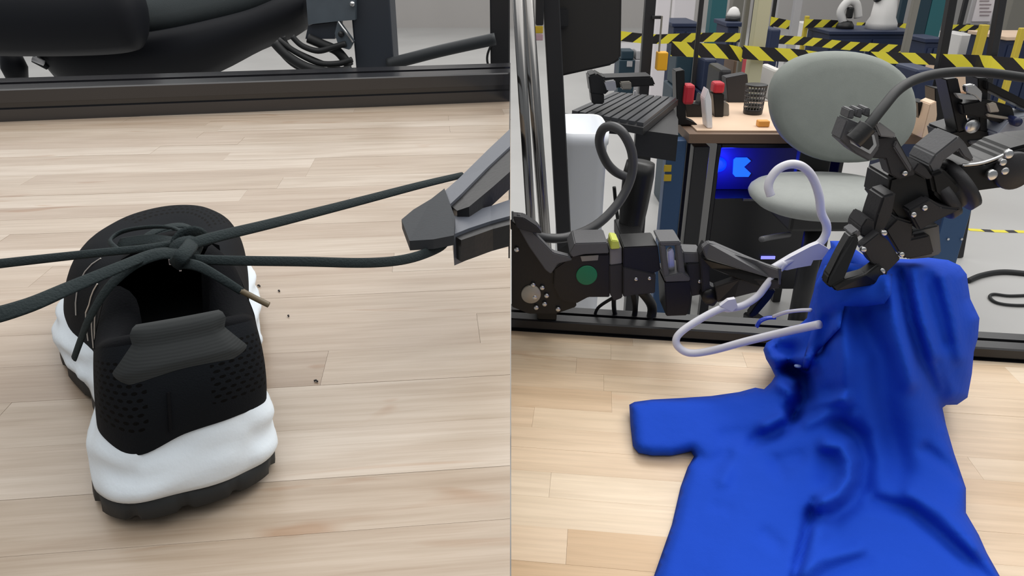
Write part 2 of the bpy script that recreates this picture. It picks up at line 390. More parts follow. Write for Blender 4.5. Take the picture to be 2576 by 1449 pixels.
# padded collar and lining (rows 13..20, 0..4 of the control table)
M['lining'] = mat('black_knit_lining', (.0040, .0045, .006), .9, 0, .2, 900, spec=.12)
IDX = [k % NN for k in range(13 * NS - 6, NN + 4 * NS - 9)]
cc = V((0, .055, 0))
def lin(i, k):
    r = RIM[i]; d = (V((cc.x, cc.y, 0)) - V((r.x, r.y, 0))); dn = d.normalized(); t = k / 14
    fat = .006 + .011 * min(1, max(0, (r.y - .03) / .06))
    if k <= 6:
        a = math.pi * k / 6; off = fat * (1 - math.cos(a)) / 2; z = r.z + fat * .55 * math.sin(a)
        q = V((r.x, r.y, 0)) + dn * off * 1.6; return SW(q.x, q.y, z - .001)
    s = (k - 6) / 8; q = V((r.x, r.y, 0)) + dn * (fat * 1.6 + .004 * math.sin(math.pi * s * .8) - .010 * s * (1 if r.y > .03 else .4))
    return SW(q.x, q.y, r.z - .001 - (r.z - .030) * s)
rows = [[lin(i, k) for i in IDX] for k in range(15)]
v, f = grid(rows); mo('collar_lining', v, f, M['lining'], shoe, True)
# footbed
M['footbed'] = mat('dark_footbed', (.012, .013, .016), .8)
fb = ring(lambda i: SW(*(inset(OUT[i], .012).xy), .033))
mo('footbed', fb, [tuple(range(NN))], M['footbed'], shoe)
# tongue
rows = []
for k in range(13):
    t = k / 12; y = .214 - .090 * t; z = .071 + .022 * t + .004 * math.sin(math.pi * t); w = .016 + .010 * t
    rows.append([SW(x * w, y + .004 * (1 - x * x) * (t > .9), z - .006 * x * x) for x in [j / 5 - 1 for j in range(11)]])
rows2 = [[p - V((0, 0, .005)) for p in r] for r in rows]
v1, f1 = grid(rows); v2, f2 = grid(rows2); v, f = join([(v1, f1), (v2, f2), grid([rows[-1], rows2[-1]])])
tongue = mo('tongue', v, f, M['lining'], shoe, True)
# white stitching crumbs at the top of the tongue
v, f = join([sweep([SW(*a), SW(*b)], .0006, n=6) for a, b in (((-.002, .116, .0955), (-.001, .112, .084)), ((-.004, .117, .0965), (.003, .117, .097)), ((.003, .114, .088), (.004, .110, .080)), ((.002, .116, .0955), (-.001, .114, .091)))])
M['thread'] = mat('pale_thread', (.62, .52, .50), .7)
mo('stitching', v, f, M['thread'], tongue)
# heel tab: grey ribbed patch wrapped over the back of the collar
def tab_mat():
    m = mat('charcoal_ribbed_patch', (.026, .029, .030), .75, spec=.25); nt = m.node_tree; b = nt.nodes['Principled BSDF']
    tc = nt.nodes.new('ShaderNodeTexCoord'); w = nt.nodes.new('ShaderNodeTexWave'); w.bands_direction = 'Z'; w.inputs['Scale'].default_value = 260; w.inputs['Distortion'].default_value = 1.5
    nt.links.new(tc.outputs['Object'], w.inputs['Vector']); k = nt.nodes.new('ShaderNodeBump'); k.inputs['Strength'].default_value = .18; k.inputs['Distance'].default_value = .0003
    nt.links.new(w.outputs['Fac'], k.inputs['Height']); nt.links.new(k.outputs[0], b.inputs['Normal']); return m
M['tab'] = tab_mat()
ic = 18 * NS                                       # heel centre
def tabp(a, t, off):                               # a in -1..1 across, t in 0..1 bottom to top
    half = (12.0 - 4.4 * max(0, t - .3) / .7) if t > .3 else (12.0 - 3.5 * (1 - t / .3) ** 2)
    i = ic + a * half; vv = .68 + .32 * t - .03 * a * a * (1 - t)
    p = up(i, vv); q = inset(V((p.x, p.y, 0)), -off); return V((q.x, q.y, p.z + (off if t > .97 else 0)))
rows = [[SW(*tabp(-1 + 2 * j / 28, t / 14, .0022 * min(1, 3 * min(t / 14 + .02, 1 - abs(-1 + 2 * j / 28) + .02)))) for j in range(29)] for t in range(15)]
for s in range(1, 6):                              # over the rim, inwards
    aa = math.pi * s / 5; rw = []
    for j in range(29):
        p = tabp(-1 + 2 * j / 28, 1, .0022); d = (cc - V((p.x, p.y, 0))).normalized(); o = .0055 * (1 - math.cos(aa)) / 2 * 2
        q = V((p.x, p.y, 0)) + d * o; rw.append(SW(q.x, q.y, p.z + .0050 * math.sin(aa) - .002 * (s > 4)))
    rows.append(rw)
v, f = grid(rows); mo('heel_tab', v, f, M['tab'], shoe, True, label='charcoal ribbed heel tab')
# back seam
v, f = sweep([SW(*(up(ic + 2.2, t / 10) + V((0, -.0004, 0)))) for t in range(1, 6)], .0011, .0006, n=6); mo('heel_seam', v, f, M['lining'], shoe)
# thin pale outlines of the side emblem (left side)
M['reflect'] = mat('silver_trim', (.62, .58, .54), .35, .5)
def side_line(pts): return sweep([SW(*(inset(up(i, q), -.0006).xy), up(i, q).z) for i, q in pts], .00042, n=6)
i0 = 2.6 * NS
lines = [[(i0 + 1.5 + .2 * k, .10 + .085 * k) for k in range(8)], [(i0 + 5 + .3 * k, .10 + .085 * k) for k in range(8)], [(i0 + 3.0 + .2 * k, .10 + .07 * k) for k in range(7)], [(i0 + 9 + .8 * k, .20 + .09 * k) for k in range(7)]]
v, f = join([side_line(l) for l in lines]); mo('side_emblem', v, f, M['reflect'], shoe)

# ------------------------------------------------------------------ laces
M['lace'] = mat('dark_teal_grey_lace', (.022, .031, .033), .85, 0, .4, 900, spec=.25)
M['aglet'] = mat('tan_aglet', (.16, .125, .075), .4)
def lace(name, pix, wid, thick=.0009, m=None, up_=(0, 0, 1), par=shoe, n=8, roll=None):
    pts = catmull([PZ(x, y, ZL + z) for x, y, z in pix], 8)
    W_ = wid * .88 if not isinstance(wid, (list, tuple)) else [.88 * wid[0] + .88 * (wid[1] - wid[0]) * k / (len(pts) - 1) for k in range(len(pts))]
    v, f = sweep(pts, W_, thick, n, up_); return mo(name, v, f, m or M['lace'], par, True)
GZ = .092                                           # height of the gripper tip above the bench
# criss-cross lacing over the tongue
for k in range(4):
    y = .135 + .018 * k; z = .094 - .0075 * k
    v, f = sweep(catmull([SW(-.021, y, z - .006), SW(-.008, y + .006, z + .001), (SW(.008, y + .010, z + .001)), SW(.021, y + .014, z - .010)], 5), .0042, .0009, 8); mo('lace_cross', v, f, M['lace'], shoe, True)
lace('lace_strand', [(452, 628, .104), (520, 602, .106), (700, 558, .104), (900, 507, .100), (1060, 465, .096), (1165, 440, .090)], [.0040, .0030], .0013, up_=(0, -.75, .5))
lace('lace_strand', [(455, 650, .101), (560, 655, .101), (760, 658, .096), (930, 661, .090), (1030, 650, .086), (1105, 622, .084), (1130, 596, .086)], [.0028, .0034], .0010, up_=(0, -.9, .5))
lace('lace_strand', [(440, 612, .103), (360, 625, .104), (240, 637, .104), (100, 652, .102), (-40, 668, .100), (-200, 690, .098), (-330, 725, .096)], [.0022, .0032], .0012, up_=(0, -.9, .5))
lace('lace_strand', [(448, 630, .101), (390, 636, .104), (300, 672, .104), (180, 722, .102), (60, 772, .100), (-60, 800, .098), (-200, 790, .097), (-330, 740, .095)], [.0026, .0058], .0008, up_=(0, -.7, .7))
lace('lace_strand', [(452, 640, .103), (400, 640, .105), (335, 668, .101), (272, 725, .092), (225, 800, .076), (203, 855, .062), (186, 902, .050)], [.0042, .0026], .0010, up_=(-.5, -.6, .6))
lace('lace_strand', [(455, 662, .100), (500, 670, .101), (560, 703, .095), (608, 733, .088)], [.0034, .0022], .0010, up_=(0, -.8, .6))
lace('aglet', [(604, 730, .0885), (640, 749, .083), (676, 767, .078)], .0022, .0016, M['aglet'])
lace('lace_loop', [(300, 632, .098), (277, 606, .098), (310, 582, .100), (380, 571, .104), (440, 575, .106), (478, 600, .106)], .0020, .0010, up_=(0, -.9, .4))
lace('lace_loop', [(300, 612, .094), (370, 604, .098), (430, 612, .102), (462, 628, .104)], .0046, .0010, up_=(0, -.5, .8))
# knot: one strand wound twice about the others
kn = []
for k in range(40):
    a = 2 * math.pi * 2.2 * k / 39; c0 = PZ(476 - 14 * k / 39, 604 + 44 * k / 39, ZL + .104 - .004 * k / 39)
    kn.append(c0 + rt * (.0062 * math.cos(a)) + V((0, 0, .0050 * math.sin(a))) + ax * .002 * math.cos(a * .5))
v, f = sweep(kn, .0040, .0014, 8, up=(0, -.6, .8)); mo('lace_knot', v, f, M['lace'], shoe, True)
v, f = lathe(PZ(470, 628, ZL + .101), [(.0005, -.008), (.005, -.006), (.0068, 0), (.005, .006), (.0005, .008)], 14, ax); mo('lace_knot', v, f, M['lace'], shoe, True)
lace('lace_strand', [(492, 588, .103), (478, 620, .107), (452, 650, .105), (440, 668, .098)], .0042, .0012, up_=(.6, -.6, .6))

# ------------------------------------------------------------------ gripper pulling two laces to the right
M['grip_grey'] = mat('slate_grey_finger_plastic', (.105, .115, .14), .42, 0, .06, 300)
M['grip_dark'] = mat('dark_finger_tape', (.020, .024, .030), .65, 0, .08, 500)
gp = thing('robot_gripper', 'slate grey two-fingered robot gripper with black taped tip, pinching the shoelaces', 'robot gripper', PZ(1284, 560, ZL))
def finger(A, B, hgt):
    """tapering bar: A and B are the two long top edges (pixel x, y, height), hgt its depth"""
    q = lambda l: [V((min(p.x, -.0006), p.y, p.z)) for p in (PZ(x, y, ZL + z) for x, y, z in l)]
    a, b = q(A), q(B); d = V((0, 0, -hgt)); rows = [[p, r, r + d, p + d] for p, r in zip(a, b)]
    v, f = grid(rows, True); n = len(rows); f += [(0, 1, 2, 3), tuple(4 * (n - 1) + k for k in range(4))]; return v, f
A1, B1 = [(1112, 486, .098), (1155, 448, .101), (1230, 374, .106), (1292, 324, .110)], [(1132, 514, .098), (1160, 488, .101), (1225, 422, .106), (1292, 368, .110)]
C1 = [(1150, 530, .0972), (1180, 520, .1003), (1240, 470, .1053), (1292, 432, .1093)]
v, f = finger(A1, B1, .018); mo('finger', v, f, M['grip_grey'], gp)
v, f = finger([(x, y + 2, z - .002) for x, y, z in B1], C1, .012); mo('finger_web', v, f, M['black_plastic'], gp)
A2, B2 = [(1136, 546, .093), (1180, 533, .094), (1235, 518, .095), (1292, 502, .096)], [(1140, 590, .092), (1180, 574, .093), (1235, 556, .094), (1292, 543, .096)]
v, f = finger(A2, B2, .020); mo('finger', v, f, M['grip_grey'], gp)
v, f = finger([(x, y + 2, z - .002) for x, y, z in B2], [(1160, 604, .0900), (1195, 592, .0910), (1240, 576, .0920), (1292, 565, .0940)], .014); mo('finger_web', v, f, M['black_plastic'], gp)
tip = [(1010, 552, .092), (1040, 527, .094), (1085, 500, .097), (1118, 474, .100), (1132, 512, .100), (1145, 548, .098), (1142, 592, .095), (1090, 602, .093), (1030, 606, .091)]
v, f = prism([PZ(x, y, ZL + z) for x, y, z in tip], (0, 0, -.006)); mo('finger_tip', v, f, M['grip_dark'], gp, label='black taped fingertip')
# thin carrier plate that holds the fingers, bolted to the rear rail
pa, pb = PZ(1284, 420, ZL + .10), PZ(1284, 560, ZL + .09)
pl_ = [V((-.0006, pb.y - .01, ZL + .082)), V((-.0006, pa.y + .06, ZL + .100)), V((-.0006, 1.19, ZL + .062)), V((-.0006, 1.33, ZL + .062)), V((-.0006, 1.33, ZL + .050)), V((-.0006, 1.19, ZL + .050)), V((-.0006, pa.y, ZL + .070)), V((-.0006, pb.y - .01, ZL + .070))]
v, f = prism(pl_, (-.0009, 0, 0)); mo('carrier_plate', v, f, M['black_alu'], gp)

# its twin beyond the frame, holding the two lace ends
g2 = thing('robot_gripper', 'slate grey robot gripper on a post, holding the two long lace ends', 'robot gripper', PZ(-420, 740, ZL))
gx = PZ(-335, 732, ZL + .096)
for s_, dz in ((.55, .006), (-.25, -.008)):
    v, f = beam(gx + V((0, 0, dz * .4)), gx + V((-.10, .10 * s_, dz * 3)), .018, .014, bev=.002); mo('finger', v, f, M['grip_grey'], g2)
v, f = box(gx + V((-.004, 0, 0)), (.034, .026, .022), bev=.003); mo('finger_tip', v, f, M['grip_dark'], g2)
v, f = box(gx + V((-.115, .018, .0)), (.05, .10, .06), bev=.005); mo('carriage', v, f, M['black_plastic'], g2)
v, f = cyl(V((gx.x - .115, gx.y + .018, ZL + .0005)), V((gx.x - .115, gx.y + .018, gx.z - .028)), .016); mo('post', v, f, M['black_alu'], g2, True)
# lint specks
M['lint'] = mat('dark_lint', (.03, .028, .03), .9)
for (x, y, a, lb) in ((648, 718, 6, 'dark lint speck beyond the tan lace tip'), (700, 731, 3, 'small lint speck close beside the tan lace tip'), (724, 794, 2, 'tiniest lint speck, on bare maple right of the shoe'), (790, 958, 9, 'longest lint fibre, on maple off the shoe heel')):
    p, q = PZ(x, y, ZL + .0007), PZ(x + a, y + 2, ZL + .0007)
    v, f = sweep([p, (p + q) / 2 + V((0, .0006, .0004)), q], .0006, n=6); mo('lint_speck', v, f, M['lint'], None, label=lb, cat='lint', group='lint specks beside the shoe')
# ================================================================== BEHIND THE TALL BENCH
M['chair_black'] = mat('black_chair_shell', (.0065, .0075, .011), .55, 0, .05, 120, spec=.3)
M['chair_fabric'] = mat('slate_chair_fabric', (.040, .050, .056), .8, 0, .3, 700)
M['chair_grey'] = mat('grey_seat_fabric', (.085, .10, .105), .85, 0, .3, 700)
Y0 = 1.75
st = thing('drafting_stool', 'black high drafting stool with grey seat cushion behind the tall bench rail', 'stool', (PY(430, 60, Y0).x, Y0 + .12, 0))
# shell: deep dish whose lower rim sweeps up to the right
low = [(60, 118), (100, 150), (150, 205), (215, 232), (330, 232), (450, 220), (560, 178), (660, 126), (745, 92), (776, 62)]
top = [(60, 60), (110, 70), (180, 90), (250, 95), (330, 88), (420, 74), (520, 52), (620, 26), (700, -6), (772, -30)]
rows = []
for (a, b) in zip(catmull([PY(x, y, Y0 - .02) for x, y in low], 4), catmull([PY(x, y, Y0 - .06) for x, y in top], 4)):
    rw = []
    for k in range(7):
        t = k / 6; p = a.lerp(b, t); p.y -= .035 * math.sin(math.pi * t); rw.append(p)
    back = [V((p.x, Y0 + .30, p.z + .02)) for p in rw[::-1]]
    rows.append(rw + back)
v, f = grid(rows, True); n = len(rows[0]); f += [tuple(range(n)), tuple((len(rows) - 1) * n + k for k in range(n))]
mo('seat_shell', v, f, M['chair_black'], st, True)
# cushion
cu = [(150, 60), (340, 70), (420, 60), (520, 38), (620, 14), (715, -18)]
rows = []
for p in catmull([PY(x, y, Y0) for x, y in cu], 4):
    rows.append([p + V((0, -.02, -.02)), p + V((0, -.045, .02)), p + V((0, -.01, .10)), p + V((0, .1, .13)), p + V((0, .40, .12)), p + V((0, .43, .02)), p + V((0, .3, -.02))])
v, f = grid(rows, True); n = 7; f += [tuple(range(n)), tuple((len(rows) - 1) * n + k for k in range(n))]
mo('seat_cushion', v, f, M['chair_grey'], st, True)
# padded arm, rounded at its right end
rows = []
pts = [PY(x, y, Y0 - .14) for x, y in ((-160, 40), (0, 45), (150, 45), (270, 40), (335, 30), (362, 20))]
for i, p in enumerate(catmull(pts, 4)):
    k = i / 20; r = 1 - max(0, (k - .72) / .28) ** 2.2 * .85
    rows.append([p + V((0, .055 * math.cos(a) * r, .078 * math.sin(a) * r)) for a in [2 * math.pi * q / 14 for q in range(14)]])
v, f = grid(rows, True); f += [tuple(range(14)), tuple((len(rows) - 1) * 14 + k for k in range(14))]
mo('arm_pad', v, f, M['chair_black'], st, True)
# lever with pale tip and knob under the seat
v, f = cyl(PY(120, 168, Y0 - .05), PY(84, 149, Y0 - .07), .0075); mo('lever', v, f, M['chair_black'], st)
v, f = cyl(PY(111, 159, Y0 - .075), PY(82, 147, Y0 - .08), .0062); mo('lever_tip', v, f, M['white_plastic'], st, True)
v, f = lathe(PY(36, 170, Y0 - .02), [(.004, -.035), (.022, -.028), (.028, 0), (.022, .03), (.004, .04)], 18); mo('knob', v, f, M['chair_black'], st, True)
v, f = cyl(PY(20, 130, Y0), PY(36, 170, Y0 - .02), .02); mo('knob_stem', v, f, M['chair_black'], st, True)
cxs = PY(400, 100, Y0).x
v, f = cyl((cxs, Y0 + .14, .09), (cxs, Y0 + .14, PY(330, 226, Y0).z + .05), .026); mo('gas_column', v, f, M['chair_black'], st, True)
for k in range(5):
    a = 2 * math.pi * k / 5 + .3; e = V((cxs + .30 * math.cos(a), Y0 + .14 + .30 * math.sin(a), .075))
    v, f = beam((cxs, Y0 + .14, .11), e, .045, .03, bev=.006); mo('foot_arm', v, f, M['chair_black'], st)
    v, f = cyl(e + V((-.012, 0, -.046)), e + V((.012, 0, -.046)), .029); mo('castor', v, f, M['black_plastic'], st, True)

# grey lift column of a desk frame, with its steel bracket
M['slate_paint'] = mat('slate_painted_steel', (.030, .037, .050), .45, 0, .03, 200)
M['blue_grey'] = mat('blue_grey_steel', (.105, .13, .155), .4, .2, var=.08, vscale=30)
Yp = 1.58
ds = thing('desk_lift_leg', 'slate painted steel lift column with bracket standing behind the tall bench', 'desk leg', PZ(0, 0, 0) * 0 + V((PY(938, 100, Yp).x, Yp, 0)))
xa, xb = PY(888, 90, Yp).x, PY(986, 90, Yp).x
v, f = box(((xa + xb) / 2, Yp + .04, .62), (xb - xa, .08, 1.18), bev=.004, seg=2); mo('column', v, f, M['slate_paint'], ds)
v, f = box(((xa + xb) / 2, Yp + .04, .016), (.12, .24, .03), bev=.004); mo('foot', v, f, M['slate_paint'], ds)
# bracket box to the left
q0, q1 = PY(772, -20, Yp - .02), PY(893, 52, Yp - .02)
v, f = prism([PY(768, -30, Yp - .02), PY(893, -30, Yp - .02), PY(893, 50, Yp - .02), PY(845, 54, Yp - .02), PY(775, 62, Yp - .02)], (0, .09, 0)); br_ = mo('bracket', v, f, M['blue_grey'], ds)
v, f = cyl(PY(886, 10, Yp - .03), PY(886, 10, Yp - .015), .005); mo('screw', v, f, M['steel'], br_, True)
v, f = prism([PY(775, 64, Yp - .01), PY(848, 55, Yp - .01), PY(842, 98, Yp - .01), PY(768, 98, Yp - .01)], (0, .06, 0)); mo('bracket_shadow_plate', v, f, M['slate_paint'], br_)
v, f = prism([PY(850, 52, Yp - .03), PY(888, 105, Yp - .03), PY(878, 125, Yp - .03), PY(852, 118, Yp - .03), PY(842, 84, Yp - .03)], (0, .02, 0)); mo('hinge_plate', v, f, M['blue_grey'], br_)
v, f = cyl(PY(858, 86, Yp - .034), PY(858, 86, Yp - .028), .0062); mo('bolt', v, f, M['black_plastic'], br_, True)
v, f = cyl(PY(851, 54, Yp - .034), PY(888, 106, Yp - .034), .0022); mo('hinge_edge', v, f, M['steel'], br_, True)
# cable bundle hanging below the bracket
for j, (pts, r) in enumerate([([(690, 108), (720, 138), (770, 168), (830, 182), (884, 176)], .0095), ([(700, 100), (742, 130), (800, 158), (850, 160), (886, 150)], .006), ([(735, 92), (760, 115), (800, 128), (840, 118), (870, 110)], .006),
      ([(712, 92), (730, 120), (790, 150), (850, 172), (882, 180)], .005), ([(775, 96), (812, 112), (850, 130), (880, 168)], .010), ([(690, 112), (735, 160), (790, 185), (850, 200)], .006)]):
    v, f = sweep(catmull([PY(x, y, Yp - .05 + .008 * j) for x, y in pts], 6), r, n=8)
    mo('cable', v, f, M['black_rubber'], None, True, label=['thick black cable drooping under the steel bracket', 'black cable sagging from the stool towards the steel column', 'short black cable curling right below the bracket box', 'thin black cable crossing the drooping cable bundle', 'stout black cable running down from bracket to rail', 'lowest black cable of the bundle touching the rail'][j], cat='cable', group='cables under the steel bracket')
# black upright and grey hose
Yb = 1.62
xa, xb = PY(1233, 80, Yb).x, -.002
v, f = box(((xa + xb) / 2, Yb + .03, .66), (xb - xa, .06, 1.32), bev=.003, seg=1)
mo('post', v, f, M['black_alu'], None, label='black aluminium upright behind the tall bench, at the end of the grey hose', cat='post')
v, f = sweep(catmull([PY(x, y, Yp) for x, y in ((975, 162), (1030, 148), (1100, 130), (1180, 112), (1246, 98))], 5), .0125, n=12)
hz = mo('hose', v, f, mat('grey_black_hose', (.022, .026, .03), .6), None, True, label='dark grey hose slanting from the slate column up to the black upright', cat='hose')
v, f = sweep(catmull([PY(x, y, Yb) for x, y in ((1236, 112), (1227, 135), (1226, 155), (1233, 178))], 5), .0025, n=8)
mo('cable', v, f, M['black_rubber'], None, True, label='thin dark wire hanging beside the black upright', cat='cable')
# ================================================================== BLUE SHIRT
from mathutils.geometry import delaunay_2d_cdt
def cloth_mat(name, col):
    m = bpy.data.materials.new(name); m.use_nodes = True; nt = m.node_tree; b = nt.nodes['Principled BSDF']; L = nt.links; N = nt.nodes.new
    b.inputs['Base Color'].default_value = (*col, 1); b.inputs['Roughness'].default_value = .85; b.inputs['Specular IOR Level'].default_value = .2
    tc = N('ShaderNodeTexCoord'); n1 = N('ShaderNodeTexNoise'); n1.inputs['Scale'].default_value = 900
    n2 = N('ShaderNodeTexNoise'); n2.inputs['Scale'].default_value = 22; n2.inputs['Detail'].default_value = 3
    L.new(tc.outputs['Object'], n1.inputs['Vector']); L.new(tc.outputs['Object'], n2.inputs['Vector'])
    k1 = N('ShaderNodeBump'); k1.inputs['Strength'].default_value = .2; k1.inputs['Distance'].default_value = .001; L.new(n1.outputs['Fac'], k1.inputs['Height'])
    k2 = N('ShaderNodeBump'); k2.inputs['Strength'].default_value = .35; k2.inputs['Distance'].default_value = .008; L.new(n2.outputs['Fac'], k2.inputs['Height']); L.new(k1.outputs[0], k2.inputs['Normal'])
    L.new(k2.outputs[0], b.inputs['Normal']); return m
M['blue'] = cloth_mat('royal_blue_cotton', (.008, .068, .56))
OUTL = [(1583, 1018), (1596, 1011), (1640, 1005), (1715, 1001), (1790, 996), (1860, 986), (1900, 975), (1922, 979), (1940, 962), (1950, 946), (1940, 925), (1927, 903), (1920, 880), (1928, 862),
        (1960, 845), (2005, 822), (2030, 800), (2036, 770), (2046, 735), (2055, 690), (2070, 650), (2090, 622), (2088, 606), (2122, 606), (2170, 640), (2230, 650), (2290, 652), (2335, 648), (2385, 654), (2415, 668),
        (2432, 690), (2436, 720), (2441, 752), (2464, 800), (2460, 850), (2450, 885), (2445, 940), (2434, 1000), (2408, 1018), (2380, 1019), (2371, 1026), (2380, 1070), (2400, 1140), (2430, 1228), (2430, 1290),
        (2462, 1345), (2482, 1390), (2515, 1449), (2560, 1530), (2540, 1560), (2200, 1570), (1800, 1565), (1600, 1545), (1645, 1449), (1662, 1400), (1690, 1320), (1712, 1225), (1730, 1175), (1746, 1148),
        (1738, 1136), (1690, 1146), (1640, 1146), (1606, 1139), (1592, 1122), (1586, 1070)]
HC = [(1660, 1070, .022), (1750, 1050, .026), (1850, 1040, .030), (1600, 1070, .020), (1800, 1180, .020), (1760, 1300, .016), (1720, 1440, .014), (1850, 1400, .018), (1950, 1250, .026), (1940, 1120, .034), (1960, 1480, .018), (1700, 1540, .012),
      (2030, 1180, .040), (2000, 1050, .050), (1960, 960, .050), (1935, 890, .062), (1990, 850, .082), (2040, 780, .120), (2060, 700, .165), (2100, 620, .200), (2090, 900, .105), (2100, 1000, .080), (2110, 1100, .058), (2100, 800, .135), (2160, 700, .175),
      (2200, 650, .190), (2250, 800, .158), (2250, 900, .130), (2250, 1000, .098), (2250, 1100, .068), (2250, 1200, .044), (2230, 1320, .024), (2200, 1450, .018), (2200, 1550, .014), (2330, 660, .185), (2400, 700, .170), (2350, 800, .150), (2430, 800, .140),
      (2360, 900, .118), (2430, 920, .098), (2400, 1000, .072), (2330, 1050, .080), (2370, 1150, .050), (2400, 1270, .030), (2380, 1400, .022), (2500, 1520, .014)]
RIDGE = [  # (points, half width px, metres): + ridge, - valley
    ([(2046, 1262), (2030, 1330), (2000, 1450), (1980, 1560)], 13, -.010), ([(2075, 1262), (2062, 1330), (2035, 1450)], 22, .004),
    ([(2058, 1268), (2105, 1245), (2138, 1205), (2140, 1160), (2118, 1122), (2080, 1118)], 22, .015), ([(2120, 1062), (2160, 1105), (2175, 1160), (2170, 1220)], 30, -.017), ([(2050, 1300), (2100, 1300), (2150, 1262)], 24, -.009),
    ([(2075, 1150), (2085, 1200)], 30, -.006),
    ([(1895, 1112), (1950, 1092), (2000, 1062), (2040, 1035)], 18, -.010), ([(1925, 1070), (1990, 1035), (2060, 1012), (2120, 1004)], 16, .010), ([(2030, 1060), (2090, 1040), (2140, 1050)], 18, .008),
    ([(1826, 1096), (1890, 1090)], 22, -.004), ([(1960, 1160), (2010, 1150)], 22, -.005), ([(1745, 1150), (1790, 1165), (1830, 1150)], 24, -.005), ([(1930, 1150), (1965, 1190)], 20, -.003), ([(1850, 1140), (1820, 1210)], 18, .004), ([(1925, 1345), (1955, 1370)], 20, -.003), ([(1800, 1275), (1830, 1280)], 18, -.002),
    ([(1988, 925), (2020, 950), (2024, 1000), (1995, 1040)], 22, -.048), ([(1940, 955), (1985, 985), (2000, 1020), (1975, 1050)], 14, .010),
    ([(1928, 872), (1945, 905), (1985, 912), (2035, 900)], 13, .018), ([(1955, 878), (1990, 880)], 22, -.016),
    ([(2118, 790), (2125, 900), (2120, 1000)], 24, .009), ([(2065, 880), (2085, 800), (2110, 785)], 18, -.010), ([(2165, 800), (2215, 900), (2230, 1050), (2260, 1180)], 42, -.014),
    ([(2268, 690), (2290, 800), (2318, 900), (2352, 980), (2374, 1022)], 20, -.011), ([(2300, 690), (2318, 800), (2350, 900), (2385, 985)], 22, .008), ([(2240, 720), (2255, 850), (2290, 960)], 22, .008),
    ([(2330, 700), (2352, 790), (2372, 860)], 22, -.005), ([(2372, 700), (2398, 800), (2415, 900)], 16, .007), ([(2360, 915), (2382, 985)], 12, -.006), ([(2430, 760), (2440, 860)], 20, -.003),
    ([(2200, 1260), (2290, 1285), (2370, 1350), (2440, 1410), (2490, 1460)], 20, -.010), ([(2290, 1240), (2370, 1290), (2450, 1380)], 24, .008), ([(2010, 1440), (2070, 1405), (2160, 1385)], 20, .005), ([(2040, 1470), (2120, 1425), (2170, 1405)], 22, -.004),
    ([(2330, 1130), (2380, 1170), (2410, 1200)], 16, -.006), ([(2060, 1010), (2075, 990), (2110, 985)], 22, -.005)]
def seg_d(p, a, b):
    ab = (b[0] - a[0], b[1] - a[1]); q = ab[0] ** 2 + ab[1] ** 2; t = 0 if q == 0 else max(0, min(1, ((p[0] - a[0]) * ab[0] + (p[1] - a[1]) * ab[1]) / q))
    return math.hypot(p[0] - a[0] - ab[0] * t, p[1] - a[1] - ab[1] * t)
def inside(p, poly):
    c = False; j = len(poly) - 1
    for i in range(len(poly)):
        if (poly[i][1] > p[1]) != (poly[j][1] > p[1]) and p[0] < (poly[j][0] - poly[i][0]) * (p[1] - poly[i][1]) / (poly[j][1] - poly[i][1]) + poly[i][0]: c = not c
        j = i
    return c
import numpy as np
def tps(ctrl, lam):                     # smooth sheet through the height marks
    P = np.array([(a / 100, b / 100) for a, b, h in ctrl]); h = np.array([c[2] for c in ctrl]); n = len(P)
    D = np.linalg.norm(P[:, None] - P[None], axis=2); K = np.where(D > 0, D ** 2 * np.log(D + 1e-12), 0) + lam * np.eye(n)
    Q = np.hstack([np.ones((n, 1)), P]); A = np.vstack([np.hstack([K, Q]), np.hstack([Q.T, np.zeros((3, 3))])])
    w = np.linalg.solve(A, np.concatenate([h, np.zeros(3)]))
    def ev(x, y):
        d = np.hypot(P[:, 0] - x / 100, P[:, 1] - y / 100); return float(np.dot(w[:n], np.where(d > 0, d ** 2 * np.log(d + 1e-12), 0)) + w[n] + w[n + 1] * x / 100 + w[n + 2] * y / 100)
    return ev
HC = [(x, y, h * 1.14 if h > .09 else (h * .9 if .04 < h < .075 and x > 2080 else h)) for x, y, h in HC]
_tps = tps(HC, .6)
def base_h(x, y): return max(.012, _tps(x, y))
def fold_h(x, y):
    s = 0
    for pts, w, amp in RIDGE:
        if min(p[0] for p in pts) - 4 * w > x or max(p[0] for p in pts) + 4 * w < x or min(p[1] for p in pts) - 4 * w > y or max(p[1] for p in pts) + 4 * w < y: continue
        d = min(seg_d((x, y), pts[i], pts[i + 1]) for i in range(len(pts) - 1)); s += amp * math.exp(-(d / w) ** 2)
    return s + .0026 * noise.noise(V((x / 120, y / 150, 3.3))) + .0005 * noise.noise(V((x / 50, y / 60, 7.7)))
def densify(poly, st):
    out = []
    for i in range(len(poly)):
        a, b = poly[i], poly[(i + 1) % len(poly)]; k = max(1, int(math.hypot(b[0] - a[0], b[1] - a[1]) / st))
        out += [(a[0] + (b[0] - a[0]) * q / k, a[1] + (b[1] - a[1]) * q / k) for q in range(k)]
    return out
